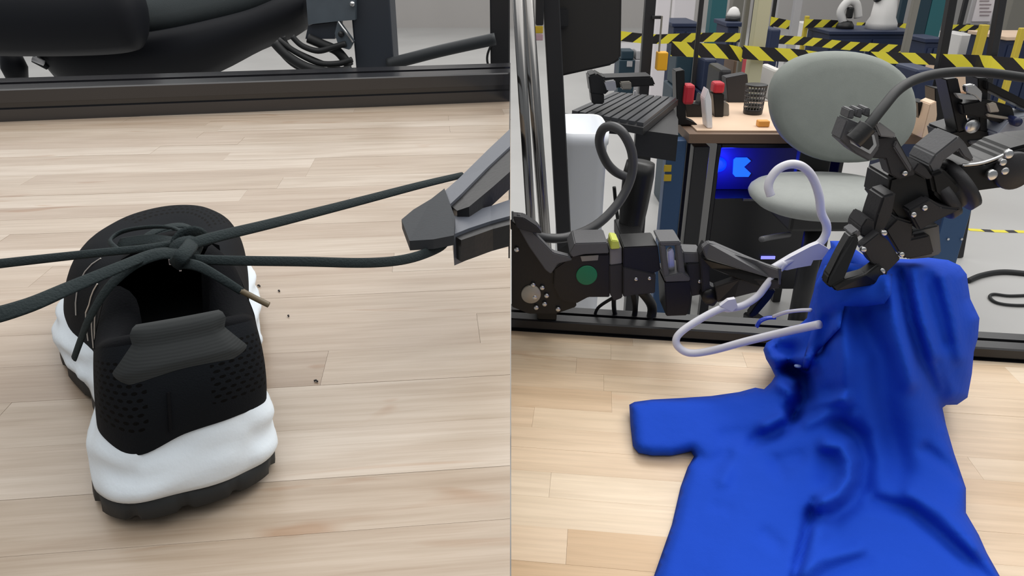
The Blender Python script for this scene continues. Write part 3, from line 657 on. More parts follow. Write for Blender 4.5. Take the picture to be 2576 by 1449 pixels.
def sheet(poly, st, hfn, backfn, z0):
    """closed cloth body over a traced outline: hfn / backfn(x, y, edge distance) = heights of its two faces above z0"""
    B = densify(poly, st); P = list(B); rnd = random.Random(3)
    xs = [p[0] for p in poly]; ys = [p[1] for p in poly]; y = min(ys)
    while y < max(ys):
        x = min(xs) + (st / 2 if int(y / st) % 2 else 0)
        while x < max(xs):
            if inside((x, y), poly):
                if min(seg_d((x, y), poly[i], poly[(i + 1) % len(poly)]) for i in range(len(poly))) > st * .6: P.append((x, y))
            x += st
        y += st * .87
    nb = len(B)
    r = delaunay_2d_cdt([V(p) for p in P], [(i, (i + 1) % nb) for i in range(nb)], [], 1, 1e-4)
    pts = r[0]; F_ = [tuple(f) for f in r[2]]; n = len(pts)
    ed = [min(seg_d(p, poly[i], poly[(i + 1) % len(poly)]) for i in range(len(poly))) for p in pts]
    v = [PZ(p[0], p[1], z0 + hfn(p[0], p[1], e)) for p, e in zip(pts, ed)]
    back = {}
    for i, (p, e) in enumerate(zip(pts, ed)):
        if e < .5: back[i] = i
        else: back[i] = len(v); v.append(PZ(p[0], p[1], z0 + backfn(p[0], p[1], e)))
    return v, F_ + [tuple(back[i] for i in f)[::-1] for f in F_]
def h_front(x, y, e):
    b = base_h(x, y); drop = .016 if b < .06 else .030; k = min(1, e / 34); k = math.sqrt(1 - (1 - k) ** 2)
    return max(.003, b - drop * (1 - k) + fold_h(x, y) * min(1, .25 + e / 25))
def h_back(x, y, e):
    b = base_h(x, y); k = min(1, e / 40); return max(.0012, min(h_front(x, y, e) - .002, b - (.016 if b < .06 else .030) - .05 * k * min(1, b / .1)))
shirt = thing('polo_shirt', 'royal blue short-sleeved shirt half lifted by a gripper off the low bench', 'shirt', PZ(2100, 1250, ZR))
v, f = sheet(OUTL, 9, h_front, h_back, ZR + .0005); mo('body', v, f, M['blue'], shirt, True)
# collar leaf folded over the shoulder
COL = [(2052, 712), (2075, 668), (2130, 660), (2200, 670), (2245, 690), (2242, 740), (2225, 764), (2170, 772), (2124, 770), (2120, 788), (2114, 824), (2082, 858), (2050, 893), (2030, 935), (2018, 930), (2022, 900), (2036, 850), (2050, 805), (2046, 760)]
v, f = sheet(COL, 8, lambda x, y, e: h_front(x, y, 99) + .0075 + .0035 * min(1, e / 12), lambda x, y, e: h_front(x, y, 99) + .004, ZR); mo('collar', v, f, M['blue'], shirt, True)
# hem of the right sleeve and a button
M['blue_tag'] = mat('pale_blue_button', (.22, .30, .55), .4)
p = PZ(2007, 921, ZR + h_front(2007, 921, 99) + .030); v, f = lathe(p, [(.0005, -.001), (.0036, -.001), (.0040, .0004), (.0034, .0010), (.0005, .0008)], 16, (0, .2, .95)); mo('button', v, f, M['blue_tag'], shirt, True)

# ================================================================== HANGER
M['hanger'] = mat('white_hanger_plastic', (.72, .71, .77), .35)
hg = thing('clothes_hanger', 'white plastic clothes hanger with its hook up, sliding into the blue shirt collar', 'hanger', PZ(1760, 884, ZR))
def hp(l): return catmull([PY(x, y, Y) for x, y, Y in l], 8)
v, f = sweep(hp([(1939, 492, .790), (1933, 470, .792), (1940, 447, .794), (1960, 424, .796), (1990, 413, .798), (2020, 420, .800), (2044, 446, .802), (2060, 490, .802), (2066, 535, .802), (2079, 565, .802), (2077, 590, .802), (2058, 615, .800), (2005, 645, .796), (1945, 676, .790)]), .0050, n=12); mo('hook', v, f, M['hanger'], hg, True)
v, f = sweep(hp([(1975, 660, .792), (1930, 715, .786), (1906, 745, .784), (1870, 768, .780), (1835, 776, .776), (1815, 776, .774), (1775, 795, .770), (1725, 826, .764), (1702, 850, .760), (1706, 872, .756), (1735, 888, .750), (1790, 882, .742), (1880, 858, .722), (1980, 834, .696), (2062, 816, .664)]), [.0046] * 113, .0046, n=12)
mo('bar', v, f, M['hanger'], hg, True)
v, f = prism([PY(x, y, .790) for x, y in ((1940, 676), (1990, 646), (2040, 620), (2060, 612), (2078, 622), (2094, 634), (2096, 645), (2080, 652), (2046, 655), (2040, 668), (2005, 674), (1980, 680))], (0, .008, 0)); mo('shoulder_web', v, f, M['hanger'], hg)
v, f = prism([PY(x, y, .770) for x, y in ((1812, 770), (1832, 755), (1850, 752), (1856, 772), (1842, 784))], (0, .006, 0)); mo('strap_notch', v, f, M['hanger'], hg)
# blue plastic loop of the price tag
M['clear_blue'] = mat('clear_blue_plastic', (.03, .07, .55), .2)
tg = thing('tag_loop', 'thin white loop with a shiny blue plastic clip hanging from the shirt neck', 'tag', PY(1905, 826, .80))
v, f = sweep(catmull([PY(x, y, .80 - (x - 1900) * .0006) for x, y in ((1946, 796), (1975, 786), (2010, 781), (2040, 780))], 5), .0022, n=8); mo('loop', v, f, M['hanger'], tg, True)
v, f = sweep(catmull([PY(x, y, .80) for x, y in ((1903, 822), (1912, 808), (1930, 800), (1950, 799))], 5), [.004] * 16, .002, n=8); mo('clip', v, f, M['clear_blue'], tg, True, label='shiny blue plastic clip')
# ================================================================== ROBOT ARMS OVER THE LOW BENCH
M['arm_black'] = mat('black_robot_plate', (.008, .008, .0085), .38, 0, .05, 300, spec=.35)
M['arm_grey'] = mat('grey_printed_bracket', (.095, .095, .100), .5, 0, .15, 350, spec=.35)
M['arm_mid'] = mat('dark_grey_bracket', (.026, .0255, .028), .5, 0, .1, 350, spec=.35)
M['green'] = mat('green_sticker', (.006, .17, .075), .5)
M['cream'] = mat('cream_cover_disc', (.40, .36, .30), .45, .3)
M['acrylic'] = mat('smoky_acrylic', (.20, .19, .17), .25)
M['lime'] = mat('yellow_green_led', (.55, .60, .10), .5)
def bevelled(v, f, b, seg=2):
    bm = bmesh.new(); vs = [bm.verts.new(p) for p in v]
    for q in f: bm.faces.new([vs[i] for i in q])
    bmesh.ops.recalc_face_normals(bm, faces=bm.faces)
    if b: bmesh.ops.bevel(bm, geom=bm.edges[:], offset=b, segments=seg, affect='EDGES', clamp_overlap=True)
    return bmout(bm)
def plate(name, poly, Y, th, m, par, bev=.0012, label=None):
    """traced outline standing at distance Y (or Y per corner), th deep"""
    Ys = Y if isinstance(Y, (list, tuple)) else [Y] * len(poly)
    v, f = prism([PY(x, y, q) for (x, y), q in zip(poly, Ys)], (0, th, 0)); v, f = bevelled(v, f, bev)
    v = [V((max(p.x, .0006), p.y, p.z)) for p in v]
    return mo(name, v, f, m, par, label=label)
def screw(px, py, Y, r, par, m=None, name='screw'):
    p = PY(px, py, Y); v, f = lathe(p, [(.0002, -.0015), (r * .8, -.0015), (r, -.0006), (r, .003), (.0002, .003)], 14, (0, 1, 0)); return mo(name, v, f, m or M['steel'], par, True)
def disc(name, px, py, Y, r, th, m, par, label=None):
    p = PY(px, py, Y); v, f = lathe(p, [(.0003, 0), (r * .93, 0), (r, th * .2), (r, th), (.0003, th)], 32, (0, 1, 0)); return mo(name, v, f, m, par, True, label=label)
def tubep(name, pts, r, m, par=None, n=10, **k):
    v, f = sweep(catmull([PY(x, y, Y) for x, y, Y in pts], 6), r, n=n); return mo(name, v, f, m, par, True, **k)

# ---- arm on the rail, holding the hanger
YA = .885
ra = thing('robot_manipulator', 'black robot arm with a green dot, mounted on the rail and pinching the white hanger', 'robot', PY(1345, 805, .93))
plate('rail_clamp', [(1350, 770), (1402, 770), (1400, 806), (1352, 803)], YA + .03, .05, M['arm_black'], ra)
b_ = plate('base_plate', [(1287, 556), (1300, 566), (1330, 606), (1372, 652), (1398, 690), (1430, 700), (1450, 740), (1450, 772), (1400, 790), (1330, 790), (1287, 772)], YA, .045, M['arm_black'], ra)
plate('brace', [(1290, 548), (1306, 540), (1345, 588), (1392, 636), (1432, 646), (1440, 655), (1404, 664), (1386, 690), (1372, 680), (1330, 620)], YA - .012, .012, M['arm_grey'], ra)
plate('brace_cap', [(1290, 545), (1318, 548), (1352, 570), (1364, 588), (1340, 586), (1300, 575)], YA - .016, .02, M['arm_mid'], ra)
d_ = disc('cover_disc', 1336, 742, YA - .004, .0135, .006, M['cream'], b_)
for (x, y) in ((1341, 717), (1364, 724), (1375, 744), (1370, 765), (1349, 774), (1345, 748), (1404, 778), (1300, 628)): screw(x, y, YA - .003, .0034, b_)
lk = plate('upper_link', [(1395, 676), (1440, 644), (1470, 640), (1532, 640), (1534, 690), (1534, 748), (1480, 748), (1450, 764), (1410, 756), (1392, 720)], YA - .006, .05, M['arm_black'], ra)
plate('link_cover', [(1432, 636), (1446, 612), (1528, 610), (1532, 638), (1470, 640), (1440, 648)], YA - .010, .05, M['arm_grey'], ra)
disc('dot_sticker', 1476, 693, YA - .0075, .0142, .0012, M['green'], lk, label='round green sticker')
plate('motor_label', [(1460, 645), (1506, 642), (1504, 655), (1464, 658)], YA - .008, .002, M['acrylic'], lk, .0003)
plate('wrist_block', [(1533, 668), (1566, 664), (1566, 750), (1545, 758), (1534, 740)], YA - .008, .05, M['arm_mid'], ra)
plate('wrist_spacer', [(1534, 626), (1564, 622), (1565, 664), (1534, 668)], YA - .006, .04, M['acrylic'], ra)
plate('led_strip', [(1538, 604), (1556, 606), (1560, 626), (1536, 628)], YA - .010, .03, M['lime'], ra)
plate('wrist_motor', [(1568, 622), (1655, 618), (1662, 680), (1640, 690), (1568, 690)], YA - .012, .05, M['arm_black'], ra)
plate('wrist_bracket', [(1568, 672), (1650, 690), (1648, 738), (1600, 742), (1568, 748)], YA - .014, .045, M['arm_mid'], ra)
for (x, y) in ((1600, 702), (1634, 700)): screw(x, y, YA - .0145, .0026, ra)
# open bracket frame: four bars
ub = plate('jaw_frame', [(1658, 608), (1712, 607), (1714, 618), (1662, 620)], YA - .02, .045, M['arm_grey'], ra)
plate('frame_bar', [(1660, 618), (1674, 618), (1686, 702), (1670, 702)], YA - .021, .012, M['arm_grey'], ub)
plate('frame_bar', [(1700, 616), (1714, 616), (1724, 690), (1708, 700)], YA - .021, .012, M['arm_grey'], ub)
plate('frame_foot', [(1670, 696), (1718, 686), (1736, 698), (1736, 708), (1674, 710)], YA - .023, .045, M['arm_grey'], ub)
plate('pulley', [(1680, 632), (1690, 624), (1696, 634), (1698, 680), (1688, 690), (1682, 676)], YA - .010, .01, M['steel'], ub)
plate('jaw_motor', [(1672, 710), (1736, 706), (1738, 760), (1728, 794), (1676, 796)], YA - .022, .05, M['arm_black'], ra)
plate('jaw_servo', [(1718, 634), (1766, 636), (1764, 648), (1766, 662), (1720, 662)], YA - .012, .03, M['arm_grey'], ra)
plate('jaw_block', [(1728, 664), (1768, 660), (1772, 740), (1740, 746), (1732, 710)], YA - .014, .03, M['arm_mid'], ra)
screw(1760, 708, YA - .0155, .0026, ra)
plate('knuckle', [(1762, 640), (1776, 616), (1784, 640), (1786, 720), (1806, 730), (1808, 756), (1796, 772), (1776, 768), (1768, 740)], YA - .026, .022, M['arm_mid'], ra)
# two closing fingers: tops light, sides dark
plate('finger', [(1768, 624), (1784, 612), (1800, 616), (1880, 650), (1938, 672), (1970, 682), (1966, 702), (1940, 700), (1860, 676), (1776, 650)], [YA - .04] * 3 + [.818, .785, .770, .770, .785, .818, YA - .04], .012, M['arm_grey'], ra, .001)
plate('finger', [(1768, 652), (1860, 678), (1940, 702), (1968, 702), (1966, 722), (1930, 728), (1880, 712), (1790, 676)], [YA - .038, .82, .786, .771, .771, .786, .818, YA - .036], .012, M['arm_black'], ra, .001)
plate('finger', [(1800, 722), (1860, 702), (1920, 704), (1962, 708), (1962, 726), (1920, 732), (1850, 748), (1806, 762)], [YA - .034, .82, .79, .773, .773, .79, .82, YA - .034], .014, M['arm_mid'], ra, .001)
plate('tip_pin', [(1958, 676), (1966, 676), (1964, 716), (1960, 716)], .766, .003, M['arm_grey'], ra, .0003)
disc('pivot', 1786, 748, YA - .030, .0105, .02, M['arm_black'], ra)
plate('drag_finger', [(1934, 726), (1952, 730), (1940, 752), (1904, 794), (1890, 800), (1884, 792), (1900, 770)], .84, .012, M['arm_black'], ra)
# hose looping from the arm, thick forearm tube behind
tubep('air_hose', [(1286, 562, .90), (1320, 582, .91), (1370, 598, .93), (1430, 596, .95), (1500, 566, .97), (1556, 510, .99), (1588, 445, 1.0), (1590, 385, 1.0), (1568, 336, 1.0), (1540, 318, 1.01), (1516, 326, 1.02), (1508, 360, 1.03), (1524, 405, 1.04), (1548, 432, 1.05), (1578, 446, 1.06)], .0068, mat('grey_sheathed_hose', (.055, .055, .058), .4), ra, 12)
v, f = sweep([PY(1612, 408, 1.08), PY(1606, 440, 1.08), PY(1594, 520, 1.07), PY(1584, 590, 1.06), PY(1583, 612, 1.05)], [.022, .0245, .022, .018, .016], n=20); mo('forearm', v, f, M['arm_black'], ra, True)
plate('forearm_base', [(1562, 596), (1622, 596), (1622, 628), (1562, 630)], 1.0, .08, M['arm_black'], ra)
# cables dropping behind the rail
for i, (pts, r, lb) in enumerate([([(1540, 750, .92), (1504, 775, .935), (1494, 806, .935)], .0024, 'thin looped black cable hanging behind the rail below the green dot arm'), ([(1544, 744, .92), (1546, 785, .935), (1560, 812, .935)], .0034, 'black cable dropping behind the rail from the smoky wrist block'),
        ([(1590, 732, .90), (1598, 775, .93), (1592, 814, .93)], .0040, 'black cable falling behind the rail below the grey wrist bracket'), ([(1612, 730, .90), (1640, 770, .93), (1634, 816, .925)], .0072, 'thickest black cable bent behind the rail beside the jaw motor'),
        ([(1545, 470, 1.10), (1550, 520, 1.10), (1560, 590, 1.08), (1566, 612, 1.06)], .0030, 'thin black wire running down beside the thick forearm tube')]):
    tubep('cable', pts, r, M['black_rubber'], None, 8, label=lb, cat='cable', group='cables around the rail arm')

# ---- arm reaching in over the shirt from the side
YG = .66
rb = thing('robot_manipulator', 'dark grey robot arm with camera and thick cable, gripping the blue shirt shoulder', 'robot', PY(2560, 560, .74))
tubep('camera_cable', [(2150, 352, YG - .012), (2180, 322, YG - .014), (2220, 272, YG), (2260, 226, YG + .02), (2310, 198, YG + .04), (2380, 183, YG + .06), (2470, 182, YG + .08), (2580, 196, YG + .10), (2680, 212, YG + .12)], .0048, M['black_rubber'], rb, 12)
tubep('plug_boot', [(2146, 356, YG - .014), (2162, 340, YG - .014), (2182, 318, YG - .013)], .0085, M['black_plastic'], rb, 14)
cb = plate('camera', [(2112, 352), (2132, 300), (2210, 330), (2214, 372), (2190, 408), (2150, 386)], YG - .004, .022, M['arm_grey'], rb, .0015)
plate('camera_face', [(2134, 332), (2152, 318), (2200, 340), (2206, 366), (2190, 388), (2140, 360)], YG - .0055, .002, M['steel'], cb, .0004)
plate('camera_port', [(2140, 334), (2154, 324), (2194, 342), (2198, 364), (2186, 378), (2146, 356)], YG - .0065, .002, M['black_plastic'], cb, .0004)
for k in range(3): plate('camera_fin', [(2132 + 20 * k, 298 - 4 * k), (2138 + 20 * k, 276 - 2 * k), (2150 + 20 * k, 276 - 2 * k), (2148 + 20 * k, 300 - 2 * k)], YG - .002, .018, M['arm_grey'], cb, .0008)
plate('camera_side', [(2200, 312), (2212, 306), (2256, 338), (2250, 348), (2214, 344)], YG - .004, .02, mat('light_grey_plastic', (.20, .20, .20), .5), cb)
plate('camera_bracket', [(2206, 346), (2254, 342), (2268, 368), (2296, 420), (2304, 440), (2262, 452), (2240, 440), (2228, 400), (2194, 398)], YG, .018, M['arm_mid'], rb)
plate('bracket_rib', [(2248, 370), (2256, 352), (2296, 424), (2290, 436)], YG - .003, .01, M['arm_grey'], rb)
screw(2276, 436, YG - .002, .0026, rb)
plate('wrist_motor', [(2240, 450), (2300, 432), (2330, 446), (2342, 510), (2300, 548), (2262, 556), (2228, 510)], YG + .004, .05, M['arm_black'], rb, .002)
plate('motor_cap', [(2296, 430), (2312, 408), (2332, 424), (2348, 450), (2330, 452)], YG, .03, M['arm_mid'], rb)
# wrist flange: stepped round collar on the forearm axis
wax = PY(2440, 452, YG + .02) - PY(2330, 520, YG + .02)
v, f = lathe(PY(2352, 500, YG + .020), [(.001, 0), (.024, 0), (.026, .002), (.026, .010), (.021, .011), (.021, .019), (.028, .020), (.028, .028), (.001, .029)], 32, wax); mo('wrist_flange', v, f, M['arm_mid'], rb, True)
plate('wrist_hub', [(2340, 440), (2376, 426), (2420, 470), (2424, 512), (2384, 520), (2350, 488)], YG, .05, M['arm_black'], rb, .003)
plate('wrist_bracket', [(2284, 530), (2340, 500), (2372, 520), (2424, 526), (2360, 556), (2312, 582)], YG - .008, .045, M['arm_mid'], rb, .002)
for (x, y) in ((2298, 540), (2326, 523)): screw(x, y, YG - .010, .0028, rb)
plate('angle_plate', [(2336, 416), (2352, 390), (2412, 342), (2430, 360), (2452, 400), (2446, 410), (2424, 396), (2412, 378), (2376, 404), (2364, 432), (2348, 440)], YG + .005, .04, M['arm_grey'], rb, .0015)
fa = plate('forearm', [(2364, 452), (2376, 420), (2420, 416), (2480, 410), (2520, 396), (2540, 376), (2600, 360), (2980, 326), (2980, 400), (2600, 440), (2560, 470), (2520, 474), (2460, 482), (2424, 508), (2396, 500)], YG + .012, .05, M['arm_black'], rb, .003)
# bright lip of the forearm, joint disc with screws
tubep('forearm_lip', [(2420, 416, YG + .008), (2470, 410, YG + .008), (2520, 392, YG + .008), (2540, 376, YG + .008)], .0016, M['steel'], fa, 6)
disc('joint_disc', 2556, 432, YG + .006, .0185, .01, M['arm_mid'], fa)
for (x, y, r) in ((2538, 388, .0044), (2523, 408, .0036), (2528, 430, .0038), (2496, 440, .0052)): screw(x, y, YG + .006, r, fa)
# gripper carriage
plate('carriage_arm', [(2222, 494), (2256, 484), (2246, 540), (2226, 580), (2196, 612), (2192, 590), (2206, 540)], YG - .010, .03, M['arm_mid'], rb, .002)
plate('carriage_block', [(2226, 580), (2258, 548), (2298, 560), (2296, 600), (2340, 590), (2352, 640), (2280, 654), (2262, 640)], YG - .002, .04, M['arm_mid'], rb, .002)
plate('grey_cover', [(2294, 580), (2330, 572), (2364, 564), (2370, 640), (2340, 650), (2286, 654), (2268, 636)], YG + .006, .04, mat('mid_grey_plastic', (.13, .13, .13), .5), rb, .002)
cp_ = plate('carriage_plate', [(2166, 622), (2212, 586), (2236, 606), (2266, 652), (2226, 692), (2190, 660)], YG - .022, .012, M['arm_mid'], rb, .001)
for (x, y, r) in ((2172, 628, .0030), (2224, 586, .0028), (2216, 684, .0042), (2268, 640, .0026)): screw(x, y, YG - .024, r, rb)
plate('slide_block', [(2166, 572), (2182, 548), (2200, 556), (2204, 590), (2180, 600), (2164, 590)], YG - .010, .03, M['arm_mid'], rb)
plate('slide_cap', [(2140, 590), (2160, 578), (2168, 590), (2156, 600)], YG - .020, .02, M['arm_grey'], rb)
plate('finger', [(2140, 592), (2156, 588), (2162, 610), (2134, 680), (2116, 722), (2092, 726), (2078, 716), (2086, 696), (2112, 642)], [YG - .022] * 3 + [YG - .034, YG - .04, YG - .042, YG - .042, YG - .04, YG - .03], .014, M['arm_black'], rb, .0015)
plate('finger', [(2092, 722), (2124, 704), (2176, 690), (2212, 664), (2236, 690), (2212, 716), (2150, 726), (2104, 734)], [YG - .044, YG - .04, YG - .034, YG - .024, YG - .024, YG - .03, YG - .036, YG - .044], .014, M['arm_black'], rb, .0015)
# pedestal of the arm, standing on the bench just beyond the frame
pb_ = PY(2960, 366, YG + .04); v, f = box((pb_.x + .02, pb_.y, (pb_.z + .05 + ZR) / 2), (.05, .05, pb_.z + .05 - ZR), bev=.006); mo('pedestal', v, f, M['arm_black'], rb)
# second, farther arm seen behind: motor block, pincers and silver housing
YH = .98
rc = thing('robot_manipulator', 'half-hidden far robot arm of dark brackets and steel parts, behind the thick camera cable', 'robot', PY(2480, 420, YH + .05))
plate('shoulder', [(2386, 334), (2440, 318), (2500, 330), (2530, 372), (2520, 420), (2440, 420), (2396, 392)], YH, .06, M['arm_black'], rc, .003)
plate('shoulder_lip', [(2440, 356), (2480, 352), (2530, 332), (2534, 340), (2484, 362), (2440, 364)], YH - .004, .01, M['arm_grey'], rc)
plate('link', [(2380, 200), (2410, 196), (2440, 330), (2410, 336)], YH, .03, M['arm_black'], rc)
plate('link', [(2460, 196), (2486, 196), (2484, 330), (2464, 330)], YH, .03, M['arm_black'], rc)
plate('link', [(2484, 204), (2576, 250), (2900, 400), (2900, 425), (2576, 272), (2484, 226)], YH - .01, .03, M['arm_black'], rc)
plate('jaw', [(2420, 262), (2480, 250), (2548, 268), (2556, 300), (2520, 312), (2472, 296), (2424, 290)], YH - .012, .03, M['arm_black'], rc, .002)
plate('steel_cheek', [(2430, 216), (2452, 212), (2472, 232), (2470, 258), (2452, 240), (2432, 232)], YH - .014, .01, M['steel'], rc)
plate('steel_cheek', [(2406, 236), (2450, 240), (2464, 252), (2416, 250)], YH - .014, .01, M['steel'], rc)
plate('steel_cheek', [(2484, 262), (2506, 258), (2516, 282), (2490, 284)], YH - .016, .01, M['cream'], rc)
plate('steel_bar', [(2484, 286), (2552, 298), (2550, 304), (2484, 294)], YH - .016, .01, M['cream'], rc)
disc('steel_boss', 2448, 318, YH - .006, .010, .01, M['steel'], rc)
plate('silver_housing', [(2508, 336), (2540, 300), (2600, 286), (2600, 346), (2512, 370)], YH - .02, .05, mat('silver_blue_housing', (.30, .32, .36), .4), rc, .002)
disc('blue_knob', 2562, 308, YH - .03, .006, .02, mat('navy_knob', (.01, .015, .06), .4), rc)
pc_ = PY(2890, 412, YH); v, f = box((pc_.x, pc_.y + .02, (pc_.z + .04) / 2), (.06, .06, pc_.z + .04), bev=.004); mo('stand', v, f, M['arm_black'], rc)
# ================================================================== NEAR BACKGROUND BEHIND THE LOW BENCH
M['desk_blue'] = mat('blue_powder_coat', (.024, .070, .165), .5)
M['tan'] = mat('tan_desk_mat', (.68, .50, .36), .6, var=.06, vscale=6)
M['board'] = mat('brown_board_edge', (.16, .10, .065), .6)
M['yellow'] = mat('yellow_sticker', (.62, .42, .02), .5)
M['seat_grey'] = mat('grey_green_upholstery', (.225, .245, .225), .9, 0, .35, 900, var=.03, vscale=30)
M['seat_pale'] = mat('pale_grey_upholstery', (.33, .345, .33), .9, 0, .35, 900, var=.03, vscale=30)
def boxp(name, x0, x1, y0, y1, Y, th, m, par=None, bev=.002, **k):
    a, b = PY(x0, (y0 + y1) / 2, Y), PY(x1, (y0 + y1) / 2, Y); zt, zb = PY(x0, y0, Y).z, PY(x0, y1, Y).z
    v, f = box(((a.x + b.x) / 2, Y + th / 2, (zt + zb) / 2), (b.x - a.x, th, zt - zb), bev=bev, seg=2 if bev else 1); return mo(name, v, f, m, par, **k)
def upright(name, x0, x1, Y, m, label, cat='post', zt=2.3, th=None, lean=None, group=None, bev=.003):
    """post from the floor up past the frame; x0..x1 = pixel edges at the top of the frame"""
    a, b = PY(x0, 40, Y), PY(x1, 40, Y); w = b.x - a.x; th = th or w
    if lean is None: v, f = box(((a.x + b.x) / 2, Y + th / 2, zt / 2), (w, th, zt), bev=bev, seg=1)
    else:
        p = PY((x0 + x1) / 2, lean[0], Y); q = PY((x0 + x1) / 2 + lean[1], lean[2], Y); d = (p - q) / (p.z - q.z)
        v, f = beam(q + d * (-q.z), q + d * (zt - q.z), w, th, up=(0, 1, 0), bev=bev); mz = min(t.z for t in v); v = [t - V((0, 0, mz)) for t in v]
    return mo(name, v, f, m, None, label=label, cat=cat, group=group)

# ---- desk with tan top
dk = thing('desk', 'long desk with a tan top and dark blue steel legs behind the grey chair', 'desk', (.95, 2.4, 0))
A, B_ = PZ(1752, 340, .735), PZ(2420, 362, .735); far = PZ(1820, 266, .735).y
v, f = prism([(A.x, A.y, .75), (A.x + 1.15, A.y - .02, .75), (A.x + 1.15, far, .75), (A.x, far, .75)], (0, 0, -.004)); mo('desk_mat', v, f, M['tan'], dk)
v, f = prism([(A.x - .03, A.y - .03, .745), (A.x + 1.18, A.y - .05, .745), (A.x + 1.18, far + .05, .745), (A.x - .03, far + .05, .745)], (0, 0, -.028)); mo('desk_top', v, f, M['board'], dk)
for nm, x0, x1, Yl in (('leg', 1662, 1708, 2.215), ('leg', 2372, 2438, 2.215)):
    p, q = PY(x0, 560, Yl), PY(x1, 560, Yl); v, f = box(((p.x + q.x) / 2, Yl + .03, .37), (q.x - p.x, .05, .70), bev=.003, seg=1); lg = mo(nm, v, f, M['desk_blue'], dk)
    if x0 < 2000:
        for (sx, sy) in ((1680, 424), (1680, 448)):
            c = PY(sx, sy, Yl); v, f = box((c.x, Yl + .003, c.z), (.024, .004, .022), bev=.0015); mo('sticker', v, f, M['yellow'], lg)
    else:
        for (sx, sy) in ((2386, 602), (2420, 602)):
            c = PY(sx, sy, Yl); v, f = cyl(c, c + V((0, .01, 0)), .004); mo('bolt', v, f, M['steel'], lg)
v, f = beam((A.x, far, .69), (A.x + 1.12, far, .69), .04, .05, bev=.003); mo('back_rail', v, f, M['black_alu'], dk)
v, f = box((A.x + .02, 2.24, .36), (.05, .05, .68), bev=.003); mo('leg', v, f, M['black_alu'], dk)
v, f = box((PY(1742, 500, 2.6).x, far, .36), (.05, .05, .68), bev=.003); mo('leg', v, f, M['black_alu'], dk)

# ---- computer under the desk, lit blue inside
M['pc_black'] = mat('black_computer_case', (.008, .008, .010), .35)
M['blue_led'] = mat('blue_led', (.01, .02, .4), .4, emit=(.0, .01, 1.0), es=5.0)
M['blue_logo'] = mat('bright_blue_emblem', (.01, .1, .6), .4, emit=(.01, .12, 1.0), es=1.3)
M['blue_inside'] = mat('blue_lit_board', (.012, .012, .14), .5)
Yc = 2.27
pc = thing('computer_tower', 'black computer tower glowing blue inside, under the tan desk', 'computer', (PY(1900, 500, Yc).x, Yc + .2, 0))
px0, px1 = PY(1788, 500, Yc).x, PY(2105, 500, Yc).x; zt, zb = PY(1800, 362, Yc).z, .0
def pcbox(name, x0, x1, y0, y1, z0, z1, m, par): v, f = box(((x0 + x1) / 2, (y0 + y1) / 2, (z0 + z1) / 2), (x1 - x0, y1 - y0, z1 - z0), bev=.002, seg=1); return mo(name, v, f, m, par)
zg = PY(1800, 500, Yc).z
pcbox('back_panel', px0, px1, Yc + .30, Yc + .32, .18, zt, M['blue_inside'], pc); pcbox('side_panel', px0, px0 + .014, Yc, Yc + .30, .18, zt, M['pc_black'], pc); pcbox('side_panel', px1 - .014, px1, Yc, Yc + .30, .18, zt, M['pc_black'], pc)
pcbox('top_panel', px0 + .014, px1 - .014, Yc, Yc + .30, zt - .014, zt, M['pc_black'], pc); pcbox('drive_bay', px0 + .014, px1 - .014, Yc + .005, Yc + .30, .18, zg, M['pc_black'], pc)
for _x in (px0 + .03, px1 - .03):
    for _y in (Yc + .03, Yc + .28): pcbox('stand_leg', _x - .015, _x + .015, _y - .015, _y + .015, 0, .18, M['black_alu'], pc)
bd = pcbox('main_board', px0 + .014, px1 - .014, Yc + .10, Yc + .12, zg, zt - .014, M['blue_inside'], pc)
lgp = [PY(x, y, Yc + .095) for x, y in ((1846, 402), (1852, 397), (1880, 397), (1889, 405), (1872, 420), (1889, 436), (1883, 445), (1850, 445), (1844, 438))]
v, f = prism(lgp, (0, .006, 0)); mo('emblem', v, f, M['blue_logo'], bd, label='bright blue lit emblem')
c = PY(1810, 415, Yc + .09); v, f = lathe(c, [(.010, 0), (.024, 0), (.024, .012), (.010, .012)], 24, (0, 1, 0)); mo('fan_light', v, f, M['blue_led'], bd, True)
l = bpy.data.lights.new('case_light', 'POINT'); l.energy = 1.2; l.color = (.02, .04, 1); l.shadow_soft_size = .03; lo = bpy.data.objects.new('case_light', l); C.objects.link(lo); lo.parent = pc; lo.location = PY(1830, 420, Yc + .03) - ORG[pc.name]
boxp('power_strip_light', 1915, 1950, 645, 652, Yc - .002, .004, mat('violet_led', (.2, .2, .7), .4, emit=(.25, .25, 1), es=1.2), pc, 0)
plate('front_vent', [(1870, 500), (1900, 500), (1900, 506), (1870, 506)], Yc - .002, .004, M['arm_grey'], pc, 0)

